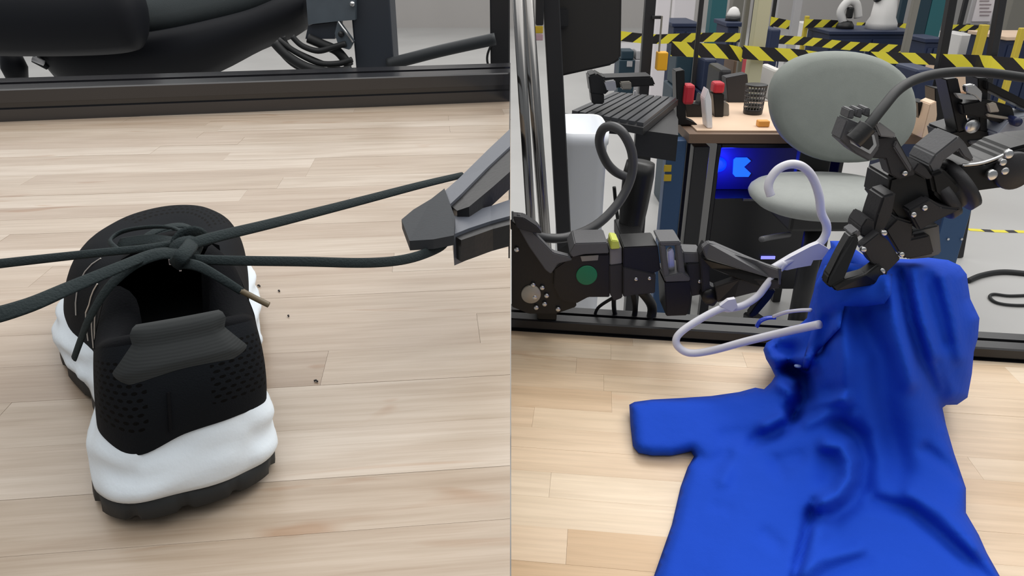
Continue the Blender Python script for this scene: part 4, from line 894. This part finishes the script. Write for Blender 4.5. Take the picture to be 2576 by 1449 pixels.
# ---- grey task chair
Ych = 1.86
ch = thing('task_chair', 'grey upholstered task chair with rounded back turned from the desk', 'chair', (PY(2110, 500, Ych).x, Ych, 0))
def pad(cx_, cy_, hw, hh, Y, th, e, tilt, m, name, par, egg=0):
    """rounded upholstered pad: superellipse front, domed; half sizes in pixels"""
    rows = []; K = 10; n = 56
    for k in range(-K, K + 1):
        t = k / K; s = math.sqrt(max(0, 1 - abs(t) ** 2.6)) * .22 + .78 if abs(t) < 1 else .70; rw = []
        for q in range(n):
            a = 2 * math.pi * q / n; ca, sa = math.cos(a), math.sin(a); x = hw * s * math.copysign(abs(ca) ** e, ca); y = hh * s * math.copysign(abs(sa) ** e, sa)
            x *= 1 + egg * (y / hh)
            p = PY(cx_ + x, cy_ + y, Y); p.y = Y + th * t / 2 - tilt * (y / hh); rw.append(p)
        rows.append(rw)
    front = [sum((p for p in rows[0]), V()) / n + V((0, -th * .06, 0))]; back = [sum((p for p in rows[-1]), V()) / n]
    v, f = grid(rows, True); nv = len(v); v += front + back
    f += [(nv, (q + 1) % n, q) for q in range(n)] + [(nv + 1, (len(rows) - 1) * n + q, (len(rows) - 1) * n + (q + 1) % n) for q in range(n)]
    return mo(name, v, f, m, par, True)
pad(2117, 266, 182, 134, Ych + .22, .085, .88, .03, M['seat_grey'], 'backrest', ch, -.03)
# seat: flattened cushion
c = PY(2112, 520, Ych); hw = PY(2304, 520, Ych).x - c.x; rows = []
for k in range(13):
    a = math.pi * (k / 12 - .5); r = math.cos(a) ** .55 if k not in (0, 12) else .02; rows.append([V((c.x + hw * r * math.copysign(abs(math.cos(b)) ** .8, math.cos(b)), c.y + .10 + .17 * r * math.copysign(abs(math.sin(b)) ** .8, math.sin(b)), c.z + .043 * math.sin(a))) for b in [2 * math.pi * q / 48 for q in range(48)]])
v, f = grid(rows, True); f += [tuple(range(48)), tuple(12 * 48 + q for q in range(48))]; mo('seat', v, f, M['seat_pale'], ch, True)
bkt = PY(2120, 420, Ych + .26); v, f = box((bkt.x - .08, Ych + .29, bkt.z - .03), (.10, .03, .22), bev=.005); mo('back_bracket', v, f, M['black_plastic'], ch)
v, f = box((c.x, Ych + .15, c.z - .065), (.22, .22, .05), bev=.01); mo('seat_plate', v, f, M['black_plastic'], ch)
v, f = cyl((c.x, Ych + .12, .10), (c.x, Ych + .12, c.z - .08), .03); mo('gas_column', v, f, M['black_plastic'], ch, True)
v, f = sweep(catmull([PY(1915, 602, Ych - .05), PY(1945, 596, Ych), PY(1985, 590, Ych + .05)], 5), .008, n=10); mo('lever', v, f, M['arm_grey'], ch, True)
for k in range(5):
    a = 2 * math.pi * k / 5 + .5; e = V((c.x + .28 * math.cos(a), Ych + .12 + .28 * math.sin(a), .085)); v, f = beam((c.x, Ych + .12, .12), e, .05, .035, bev=.006); mo('foot_arm', v, f, M['black_plastic'], ch)
    v, f = cyl(e + V((-.015, 0, -.05)), e + V((.015, 0, -.05)), .034); mo('castor', v, f, M['black_plastic'], ch, True)

# ---- rack at the bench end: chrome tubes, black post, monitor, keyboard tray
YK = 1.22
for i, (x0, x1, r) in enumerate(((1302, 1338, .0085), (1326, 1372, .0100))):
    p, q = PY(x0, 0, YK + .03 * i), PY(x1, 600, YK + .03 * i); d = (p - q) / (p.z - q.z); v, f = cyl(q - d * q.z, q + d * (1.6 - q.z), r, n=20); mz = min(t.z for t in v); v = [t - V((0, 0, mz)) for t in v]
    mo('tube', v, f, mat('brushed_tube', (.34, .33, .32), .22, 1), None, True, label=['slimmer chrome tube leaning beside the bench', 'thicker chrome tube between its slimmer twin and the black post'][i], cat='tube', group='leaning chrome tubes')
p, q = PY(1386, 0, YK + .10), PY(1418, 600, YK + .10); d = (p - q) / (p.z - q.z); v, f = beam(q - d * q.z, q + d * (1.7 - q.z), .028, .03, up=(0, 1, 0), bev=.002); mz = min(t.z for t in v); v = [t - V((0, 0, mz)) for t in v]
mo('post', v, f, M['black_alu'], None, label='leaning black post carrying the monitor, beside the chrome tubes', cat='post')
mn = thing('monitor', 'dark flat monitor seen from behind on the leaning black post', 'monitor', PY(1475, 190, YK + .14))
M['mon'] = mat('warm_black_plastic', (.022, .020, .017), .5)
plate('shell', [(1396, -120), (1566, -120), (1562, 148), (1540, 164), (1404, 194)], YK + .14, .04, M['mon'], mn, .004)
plate('arm_mount', [(1378, 20), (1430, 20), (1430, 70), (1382, 70)], YK + .13, .03, M['black_plastic'], mn, .003)
boxp('warning_label', 1344, 1366, 66, 84, YK + .06, .008, M['yellow'], mn, .001); boxp('switch_box', 1348, 1368, -20, 64, YK + .06, .02, M['black_plastic'], mn, .002); boxp('pink_label', 1346, 1366, 86, 102, YK + .06, .008, mat('pink_label', (.55, .36, .40), .5), mn, .001)
# keyboard tray
kb = thing('keyboard_tray', 'black tray with a ribbed dark keyboard, carried behind the chrome tubes', 'keyboard', PZ(1560, 290, .80))
ZK = .84
quad = [PZ(1432, 288, ZK), PZ(1548, 236, ZK), PZ(1706, 250, ZK), PZ(1618, 322, ZK)]
v, f = prism(quad, (0, 0, -.018)); mo('tray', v, f, M['black_plastic'], kb)
M['key'] = mat('dark_key_rows', (.050, .052, .058), .35)
for k in range(9):
    t0, t1 = k / 9 + .008, (k + 1) / 9 - .02; a, b = quad[0].lerp(quad[3], t0), quad[0].lerp(quad[3], t1); c_, d_ = quad[1].lerp(quad[2], t1), quad[1].lerp(quad[2], t0)
    v, f = prism([a.lerp(d_, .04), b.lerp(c_, .04), c_.lerp(b, .04), d_.lerp(a, .04)], (0, 0, .009)); mo('key_row', v, f, M['key'], kb)
v, f = beam(PZ(1392, 290, ZK - .02), PZ(1600, 322, ZK - .02), .012, .02); mo('tray_rail', v, f, M['black_alu'], kb)
v, f = beam(PZ(1396, 316, ZK - .04), PZ(1560, 330, ZK - .04), .012, .016); mo('tray_rail', v, f, M['black_alu'], kb)
v, f = prism([PZ(1600, 326, ZK - .02), PZ(1690, 262, ZK - .02), PZ(1706, 300, ZK - .02), PZ(1706, 340, ZK - .02)], (0, 0, -.07)); mo('clamp_block', v, f, M['black_plastic'], kb)
kbp = PZ(1640, 318, ZK - .02); v, f = box((kbp.x, kbp.y + .1, (ZK - .05) / 2), (.04, .04, ZK - .05), bev=.002); mo('stand', v, f, M['black_plastic'], kb)
# small black machine lying behind the keyboard
sm = thing('leader_arm', 'small black robot arm lying behind the ribbed keyboard', 'robot', PY(1560, 240, 2.0))
plate('body', [(1480, 190), (1500, 184), (1520, 196), (1640, 192), (1650, 216), (1540, 222), (1520, 240), (1486, 236)], 2.02, .08, M['arm_black'], sm, .004)
plate('steel_joint', [(1520, 206), (1548, 202), (1552, 228), (1528, 230)], 2.0, .03, M['steel'], sm, .003); plate('steel_joint', [(1560, 208), (1588, 206), (1590, 226), (1564, 226)], 2.0, .03, M['acrylic'], sm, .003)
plate('pedestal', [(1486, 232), (1520, 236), (1520, 262), (1490, 262)], 2.02, .06, M['arm_black'], sm, .003)
boxp('cable_hoop', 1594, 1600, 228, 240, 2.0, .01, M['steel'], sm, .001)
# white bin
bn = thing('waste_bin', 'tall white plastic bin standing behind the black post', 'bin', (PY(1475, 500, 1.72).x, 1.8, 0))
M['bin'] = mat('bluish_white_plastic', (.86, .89, .94), .4)
bx0, bx1, bzt = PY(1412, 400, 1.66).x, PY(1532, 400, 1.66).x, PY(1475, 336, 1.66).z; rows = []
for (sc, z) in ((.92, .0), (.94, .01), (.99, bzt - .03), (1.05, bzt - .03), (1.05, bzt), (.95, bzt), (.78, .03)):
    cx_ = (bx0 + bx1) / 2; w = (bx1 - bx0) / 2 * sc; d = .11 * sc; rows.append([V((cx_ + w * math.copysign(abs(math.cos(a)) ** .4, math.cos(a)), 1.77 + d * math.copysign(abs(math.sin(a)) ** .4, math.sin(a)), z)) for a in [2 * math.pi * q / 32 for q in range(32)]])
v, f = grid(rows, True); f += [tuple(range(32)), tuple(6 * 32 + q for q in range(32))]; mo('shell', v, f, M['bin'], bn, True)
# ---- things on the desk
ct = thing('pen_cup', 'round black mesh pen cup on the tan desk', 'cup', PZ(1893, 290, .75)); r_ = .03; pcn = PZ(1893, 286, .75)
v, f = lathe(pcn, [(.030, 0), (.032, .004), (.032, .016), (.031, .018)], 24); mo('base_ring', v, f, M['black_plastic'], ct, True)
v, f = lathe(pcn, [(.034, .092), (.037, .094), (.037, .098), (.034, .099)], 24); mo('rim', v, f, M['black_plastic'], ct, True)
for k in range(20):
    a = 2 * math.pi * k / 20; v, f = cyl(pcn + V((.031 * math.cos(a), .031 * math.sin(a), .016)), pcn + V((.035 * math.cos(a + .2), .035 * math.sin(a + .2), .093)), .0014, n=5); mo('wire', v, f, M['arm_grey'], ct)
for k in range(4): v, f = lathe(pcn, [(.0312 + .0008 * k, .028 + .016 * k), (.0330 + .0008 * k, .028 + .016 * k), (.0330 + .0008 * k, .0305 + .016 * k), (.0312 + .0008 * k, .0305 + .016 * k)], 20); mo('hoop', v, f, M['arm_grey'], ct)
q = PZ(1918, 318, .75); v, f = box(q + V((0, 0, .010)), (.036, .028, .019), bev=.003); mo('block', v, f, mat('orange_plastic', (.70, .32, .06), .5), None, label='small orange plastic block on the tan desk', cat='block')
M['red'] = mat('red_plastic', (.45, .015, .03), .5)
for i, (x0, x1, y0, y1, Y, lb) in enumerate(((1722, 1748, 214, 264, 2.28, 'upright red cover between black brackets at the desk end'), (1796, 1824, 208, 236, 2.42, 'squat red cap on top of a dark stand on the desk'))):
    o = boxp('cover', x0, x1, y0, y1, Y, .05, M['red'], None, .008, label=lb, cat='cover')
for i, (poly, Y, mm, lb) in enumerate([([(1700, 180), (1722, 176), (1726, 300), (1750, 310), (1752, 346), (1700, 346)], 2.30, 'arm_black', 'black bracket with a wide foot left of the upright red cover'), ([(1722, 258), (1760, 264), (1764, 240), (1770, 240), (1772, 330), (1724, 336)], 2.42, 'arm_black', 'black block right below the upright red cover'),
        ([(1773, 250), (1782, 224), (1790, 252), (1796, 296), (1782, 298)], 2.25, 'white_plastic', 'narrow white wedge leaning beside the desk end bracket'), ([(1794, 236), (1822, 236), (1820, 296), (1798, 300)], 2.42, 'arm_black', 'dark stand under the squat red cap'), ([(1816, 254), (1834, 262), (1836, 282), (1818, 286)], 2.44, 'acrylic', 'small smoky block beside the dark capped stand'),
        ([(1826, 196), (1880, 186), (1886, 262), (1830, 266)], 2.68, 'arm_mid', 'dark machine box standing behind the pen cup'), ([(2310, 258), (2336, 256), (2338, 326), (2316, 328)], 2.16, 'arm_black', 'black box beside the grey chair back on the desk'), ([(2340, 262), (2356, 254), (2358, 290), (2352, 330), (2322, 332)], 2.12, 'tan', 'tan folded card leaning on a black box on the desk'), ([(2352, 222), (2382, 226), (2384, 320), (2356, 326)], 2.2, 'arm_black', 'tall black case behind the folded tan card'), ([(2384, 322), (2402, 316), (2404, 348), (2386, 352)], 2.08, 'board', 'brown carton at the desk corner by the far arm')]):
    Ys = Y; zmin = min(PY(x, y, Y).z for x, y in poly); pts = [PY(x, y, Y) for x, y in poly]; pts = [V((p.x, p.y, .7502 if p.z - zmin < .03 else p.z)) for p in pts]
    v, f = bevelled(*prism(pts, (0, .06, 0)), .002); mo('case' if i not in (2, 7) else 'card', v, f, M[mm], None, label=lb, cat='box' if i not in (2, 7) else 'card')
# ---- cables on the floor to the right and dashed floor tape
v, f = sweep(catmull([PZ(x, y, .012) for x, y in ((2436, 706), (2470, 692), (2520, 684), (2580, 688), (2680, 700))], 8), .011, n=10); mo('cable', v, f, M['black_rubber'], None, True, label='thick black cable lying on the floor beside the blue desk leg', cat='cable')
v, f = sweep(catmull([PZ(x, y, .007) for x, y in ((2600, 742), (2540, 744), (2500, 740), (2490, 748), (2510, 762), (2560, 768), (2640, 766))], 8), .006, n=8); mo('cable', v, f, M['black_rubber'], None, True, label='thin cable loop lying on the floor beyond the rail end', cat='cable')
def tape_mat(name, freq, slant, bw=.5):
    m = bpy.data.materials.new(name); m.use_nodes = True; nt = m.node_tree; L = nt.links; N = nt.nodes.new; b = nt.nodes['Principled BSDF']; b.inputs['Roughness'].default_value = .45
    uv = N('ShaderNodeUVMap'); uv.uv_map = 'run'; sx = N('ShaderNodeSeparateXYZ'); L.new(uv.outputs[0], sx.inputs[0])
    ml = N('ShaderNodeMath'); ml.operation = 'MULTIPLY_ADD'; ml.inputs[1].default_value = slant; L.new(sx.outputs[1], ml.inputs[0]); L.new(sx.outputs[0], ml.inputs[2])
    fr = N('ShaderNodeMath'); fr.operation = 'MULTIPLY'; fr.inputs[1].default_value = freq; L.new(ml.outputs[0], fr.inputs[0]); f2 = N('ShaderNodeMath'); f2.operation = 'FRACT'; L.new(fr.outputs[0], f2.inputs[0])
    gt = N('ShaderNodeMath'); gt.operation = 'GREATER_THAN'; gt.inputs[1].default_value = bw; L.new(f2.outputs[0], gt.inputs[0])
    mx = N('ShaderNodeMix'); mx.data_type = 'RGBA'; mx.inputs[6].default_value = (.80, .70, .05, 1); mx.inputs[7].default_value = (.012, .010, .012, 1); L.new(gt.outputs[0], mx.inputs[0]); L.new(mx.outputs[2], b.inputs['Base Color']); return m
M['tapeA'] = tape_mat('hazard_tape_rising', 6.6, .070); M['tapeB'] = tape_mat('hazard_tape_falling', 6.6, -.085)
def tape(pts, hgt, m, label, name='barrier_tape', group='hazard barrier tapes', flat=False):
    """printed band along pixel points (x, y, Y); stands upright, hgt tall"""
    P = catmull([PY(x, y, Y) if not flat else PZ(x, y, .0015) for x, y, Y in pts], 6); vs, us, L_ = [], [], 0
    for i, p in enumerate(P):
        if i: L_ += (p - P[i - 1]).length
        o = V((0, .0006, 0)); w = V((0, 0, hgt)) if not flat else V((0, hgt, 0)); o = o if not flat else V((0, 0, -.001))
        vs += [p, p - w, p + o, p - w + o]; us += [(L_, 0), (L_, 1), (L_, 0), (L_, 1)]
    fs = []
    for i in range(len(P) - 1): a = 4 * i; fs += [(a, a + 1, a + 5, a + 4), (a + 2, a + 6, a + 7, a + 3), (a, a + 4, a + 6, a + 2), (a + 1, a + 3, a + 7, a + 5)]
    o = mo(name, vs, fs, m, None, label=label, cat='tape', group=group); ul = o.data.uv_layers.new(name='run')
    for p in o.data.polygons:
        for l in p.loop_indices: ul.data[l].uv = us[o.data.loops[l].vertex_index]
    return o
tape([(2430, 574, 0), (2500, 578, 0), (2580, 580, 0), (2700, 586, 0)], .035, tape_mat('faded_floor_tape', 9, 0, .6), 'faded yellow and black tape line stuck on the floor', 'floor_tape', None, True)

# ================================================================== FAR HALL
M['teal'] = mat('teal_column_paint', (.018, .115, .135), .5); M['teal_dark'] = mat('dark_teal_paint', (.010, .035, .055), .5)
M['cream_post'] = mat('cream_painted_column', (.50, .47, .31), .6); M['grey_post'] = mat('taupe_grey_post', (.20, .19, .165), .5); M['pale_post'] = mat('pale_grey_post', (.42, .41, .42), .5)
M['navy'] = mat('navy_cabinet', (.012, .022, .062), .5); M['robot_white'] = mat('white_robot_shell', (.74, .72, .70), .4); M['yellow_post'] = mat('yellow_safety_post', (.60, .46, .05), .5)
for (x0, x1, Y, mm, lb, ln) in [(1622, 1648, 3.0, 'black_alu', 'black square post left of the yellow hanging box', None), (1757, 1768, 3.1, 'black_alu', 'slim black post in front of the teal column', None), (1872, 1884, 3.5, 'grey_post', 'slim taupe post beside the cream column', None), (1903, 1937, 3.4, 'cream_post', 'cream painted column behind the tan desk', None),
        (1996, 2014, 6.2, 'pale_post', 'pale grey post between the cream column and the white robots', None), (1788, 1826, 6.6, 'teal', 'teal square column behind the slim black post', None), (1893, 1901, 7.5, 'black_alu', 'thin black post partly hidden by the cream column', None), (1942, 1950, 7.2, 'black_alu', 'thin black post just right of the cream column', None), (2292, 2308, 3.8, 'grey_post', 'taupe post rising behind the grey chair back', None), (2306, 2336, 5.95, 'teal_dark', 'dark teal column next to the bright teal one', None), (2337, 2374, 5.95, 'teal', 'bright teal column beside the dark teal one', None),
        (2384, 2404, 3.2, 'black_alu', 'slanting black post in front of the teal columns', (0, -32, 180)), (2418, 2428, 7.6, 'black_alu', 'thin far black post left of the white notice', None), (2508, 2528, 3.0, 'black_alu', 'slanting black post in front of the white notice', (0, -30, 180)), (1950, 1956, 9.0, 'pale_post', 'very thin pale post far behind the chair', None), (2440, 2447, 8.6, 'black_alu', 'hair-thin black post beside the white notice', None), (2262, 2276, 7.4, 'teal_dark', 'dark post behind the tall white robot', None)]:
    upright('post', x0, x1, Y, M[mm], lb, 'post' if 'column' not in lb.split(' behind')[0] else 'column', lean=ln)
# yellow low posts of the far fence
for i, (x0, x1, yt, Y, lb) in enumerate(((2026, 2036, 40, 6.8, 'short yellow post of the fence below the small white robot'), (2468, 2486, 62, 5.6, 'short yellow post below the white notice'), (2566, 2580, 70, 5.0, 'short yellow post at the end of the barrier tape'))):
    a, b = PY(x0, yt, Y), PY(x1, yt, Y); v, f = box(((a.x + b.x) / 2, Y, a.z / 2), (b.x - a.x, b.x - a.x, a.z), bev=.004, seg=1); mo('fence_post', v, f, M['yellow_post'], None, label=lb, cat='post', group='yellow fence posts')
# tapes
tape([(1560, 78, 3.6), (1640, 86, 3.7), (1720, 84, 3.8), (1800, 82, 3.9), (1876, 84, 4.0)], .045, M['tapeA'], 'upper hazard tape passing the slim black post and teal column')
tape([(1690, 104, 3.30), (1760, 108, 3.35), (1830, 112, 3.40), (1870, 120, 3.45)], .062, M['tapeB'], 'lower broad hazard tape ending at the taupe post')
tape([(1870, 114, 3.36), (1940, 120, 3.38), (2010, 124, 3.4), (2080, 134, 3.42)], .058, M['tapeB'], 'broad hazard tape crossing the cream column')
tape([(1950, 88, 5.93), (2040, 94, 5.93), (2130, 104, 5.93), (2220, 110, 5.93), (2300, 116, 5.93), (2372, 122, 5.93)], .064, M['tapeA'], 'upper hazard tape strung above the grey chair back')
tape([(2190, 130, 3.79), (2260, 132, 3.79), (2330, 134, 3.79), (2380, 138, 3.79)], .055, M['tapeB'], 'broad hazard tape right above the grey chair back')
tape([(2372, 136, 3.18), (2450, 138, 3.08), (2500, 141, 2.97), (2600, 150, 2.93)], .066, M['tapeB'], 'broad hazard tape between the slanting black posts and beyond')
tape([(2026, 48, 6.73), (2090, 50, 6.73), (2130, 53, 6.73)], .072, M['tapeA'], 'distant hazard tape left of the small white robot')
tape([(2156, 56, 7.39), (2190, 57, 7.39), (2260, 58, 7.39), (2290, 60, 7.39)], .078, M['tapeA'], 'distant hazard tape behind the tall white robot')
tape([(2394, 62, 7.59), (2430, 62, 7.59), (2470, 64, 7.59)], .060, M['tapeA'], 'distant hazard tape left of the yellow post')
tape([(1940, 42, 7.19), (1990, 52, 7.19)], .08, M['tapeA'], 'short distant hazard tape right of the cream column')
# navy cabinets
def cabinet(x0, x1, yt, Y, lb, d=.5, top='robot_white'):
    a, b = PY(x0, yt, Y), PY(x1, yt, Y); t = thing('cabinet', lb, 'cabinet', ((a.x + b.x) / 2, Y, 0), 'navy cabinets in the hall')
    v, f = box(((a.x + b.x) / 2, Y + d / 2, (a.z - .03) / 2), (b.x - a.x - .04, d, a.z - .03), bev=.005, seg=1); bd_ = mo('body', v, f, M['navy'], t)
    v, f = box(((a.x + b.x) / 2, Y + d / 2, a.z - .014), (b.x - a.x, d + .04, .028), bev=.004, seg=1); mo('top', v, f, M['navy'] if top is None else M[top], t)
    for k in range(2):
        w = (b.x - a.x - .06) / 2; v, f = box(((a.x + b.x) / 2 + (k - .5) * w, Y - .006, (a.z - .03) / 2), (w - .012, .012, a.z - .10), bev=.003, seg=1); dr_ = mo('door', v, f, M['navy'], t)
        v, f = box(((a.x + b.x) / 2 + (k - .5) * w * .3, Y - .018, a.z * .7), (.012, .012, .10)); mo('handle', v, f, M['steel'], dr_)
    return a.z
z1 = cabinet(2084, 2312, 78, 6.4, 'wide navy cabinet carrying the tall white robot', top='navy'); cabinet(1560, 1660, 122, 7.8, 'navy cabinet behind the black square post', top='pale_post'); cabinet(1690, 1762, 58, 6.2, 'navy cabinet left of the teal column', top='navy'); cabinet(1826, 1868, 56, 5.2, 'narrow navy cabinet under the white domed lamp', .3, 'navy')
z2 = cabinet(2326, 2378, 96, 5.2, 'small navy cabinet in front of the teal columns', .25, 'navy')
cabinet(2530, 2680, 92, 6.0, 'navy cabinet with pale top beyond the end yellow post', .5, 'tan'); cabinet(2046, 2082, 72, 9.0, 'pale-topped small navy cabinet far behind the chair', .3, 'robot_white')
# robots standing on the cabinets
rw = thing('industrial_robot', 'tall white industrial robot on the wide navy cabinet', 'robot', PY(2228, 78, 6.5)); ctr = PY(2228, 78, 6.5)
k_ = 6.5 / F
v, f = lathe((ctr.x, 6.6, z1), [(.001, 0), (.13, 0), (.125, .05), (.10, .10), (.085, .30), (.001, .31)], 20); mo('body', v, f, M['robot_white'], rw, True)
v, f = beam((ctr.x - .02, 6.6, z1 + .26), (ctr.x + .06, 6.6, z1 + .62), .13, .14, bev=.03, seg=3); mo('upper_arm', v, f, M['robot_white'], rw, True)
v, f = cyl((ctr.x - .11, 6.58, z1 + .27), (ctr.x + .10, 6.58, z1 + .30), .055); mo('joint', v, f, M['black_plastic'], rw, True)
rs = thing('industrial_robot', 'small white robot with curved arm beside the tall white one', 'robot', PY(2128, 78, 6.6)); c2 = PY(2126, 78, 6.6)
v, f = lathe((c2.x, 6.62, z1), [(.001, 0), (.075, 0), (.07, .03), (.05, .06), (.001, .07)], 20); mo('base', v, f, M['black_plastic'], rs, True)
v, f = sweep(catmull([(c2.x - .02, 6.62, z1 + .05), (c2.x - .06, 6.62, z1 + .14), (c2.x - .01, 6.62, z1 + .22), (c2.x + .06, 6.62, z1 + .20), (c2.x + .10, 6.62, z1 + .09)], 6), [.035] * 25, n=14); mo('arm', v, f, M['robot_white'], rs, True)
v, f = box((c2.x + .01, 6.60, z1 + .13), (.045, .06, .09), bev=.01); mo('wrist', v, f, M['black_plastic'], rs)
lm = thing('beacon', 'white domed lamp on a black drum, on the narrow navy cabinet', 'lamp', PY(1847, 56, 5.25)); c3 = PY(1847, 56, 5.28); 
v, f = lathe((c3.x, 5.32, c3.z), [(.001, 0), (.052, 0), (.052, .035), (.001, .036)], 20); mo('drum', v, f, M['black_plastic'], lm, True)
v, f = lathe((c3.x, 5.32, c3.z + .035), [(.001, 0), (.045, 0), (.044, .02), (.03, .05), (.012, .062), (.001, .064)], 20); mo('dome', v, f, M['robot_white'], lm, True)
# yellow box on the black post, white notice, pale panels
cbx = thing('control_box', 'amber yellow control box hanging from a rod on the black square post', 'box', PY(1667, 178, 2.96))
boxp('case', 1654, 1680, 132, 178, 2.96, .05, mat('amber_plastic', (.72, .36, .01), .5), cbx, .004); boxp('rod', 1660, 1664, 40, 134, 2.98, .01, M['grey_post'], cbx, .001); boxp('bracket', 1640, 1664, 40, 48, 2.99, .02, M['black_alu'], cbx, .001)
nt_ = thing('notice', 'white paper notice with lines of print between the slanting black posts', 'sign', PY(2478, 52, 6.8)); M['paper'] = mat('white_paper', (.74, .70, .72), .7); M['print'] = mat('grey_print', (.33, .28, .30), .7)
boxp('sheet', 2456, 2502, -30, 54, 6.8, .01, M['paper'], nt_, 0)
for k in range(6): boxp('print_line', 2465, 2494 - (k % 2) * 5, -8 + 9 * k, -5 + 9 * k, 6.795, .004, M['print'], nt_, 0)
boxp('backboard', 2448, 2510, -60, 60, 6.812, .02, M['pale_post'], nt_, .002); v, f = box((PY(2478, 60, 6.83).x, 6.84, PY(2478, 60, 6.83).z / 2), (.04, .03, PY(2478, 60, 6.83).z)); mo('stand', v, f, M['grey_post'], nt_)
for i, (x0, x1, y0, Y, mm, lb) in enumerate(((1655, 1690, -20, 5.8, 'paper', 'white board standing behind the black square post'), (1700, 1754, -30, 8.2, 'paper', 'white board behind the left navy cabinet'), (2022, 2084, 58, 8.3, 'robot_white', 'low white crate behind the short yellow post'), (2398, 2440, 84, 6.9, 'robot_white', 'low white crate left of the short yellow post'), (1846, 1874, -10, 7.4, 'grey_post', 'taupe board behind the domed lamp'), (2560, 2660, -40, 7.6, 'grey_post', 'taupe partition at the far end of the hall'))):
    a, b = PY(x0, y0, Y), PY(x1, y0, Y); v, f = box(((a.x + b.x) / 2, Y + .06, a.z / 2), (b.x - a.x, .12 if 'crate' not in lb else .4, a.z), bev=.006, seg=1); mo('crate' if 'crate' in lb else 'board', v, f, M[mm], None, label=lb, cat='crate' if 'crate' in lb else 'board')
# clutter of dark machines beyond the desk
for i, (x0, x1, yt, Y, mm, lb) in enumerate(((1560, 1600, 128, 7.0, 'teal_dark', 'dark teal machine under the upper hazard tape'), (1600, 1622, 128, 7.0, 'pale_post', 'pale machine panel left of the black square post'), (1700, 1756, 138, 3.7, 'teal_dark', 'dark teal machine below the lower broad tape'), (1772, 1812, 150, 3.6, 'navy', 'navy machine block behind the squat red cap'), (1812, 1850, 176, 3.0, 'arm_mid', 'dark machine block behind the desk machine box'), (1850, 1874, 150, 3.7, 'board', 'brown machine block left of the taupe post'), (1884, 1902, 150, 3.95, 'red', 'dark red block peeping left of the cream column'), (1938, 1962, 146, 3.9, 'navy', 'navy block right of the cream column'), (1950, 1976, 176, 3.5, 'robot_white', 'white block at the grey chair shoulder'), (2310, 2372, 176, 3.1, 'navy', 'navy machine behind the chair and slanting post'), (2376, 2480, 164, 3.8, 'tan', 'tan crate behind the slanting black posts'), (1940, 1972, 74, 4.9, 'navy', 'navy drum-like machine at the end of the upper tape'))):
    a, b = PY(x0, yt, Y), PY(x1, yt, Y); w = b.x - a.x; t = thing('machine', lb, 'machine', ((a.x + b.x) / 2, Y, 0), 'machines in the hall')
    v, f = box(((a.x + b.x) / 2, Y + .12, a.z * .40), (w, .24, a.z * .80), bev=.006, seg=1); mo('body', v, f, M[mm], t)
    v, f = box(((a.x + b.x) / 2, Y + .12, a.z * .90), (w * .8, .2, a.z * .20), bev=.012, seg=2); mo('hood', v, f, M[mm], t)
    v, f = box(((a.x + b.x) / 2 + w * .15, Y - .004, a.z * .72), (w * .35, .01, .05), bev=.002, seg=1); mo('panel', v, f, M['pale_post'], t)
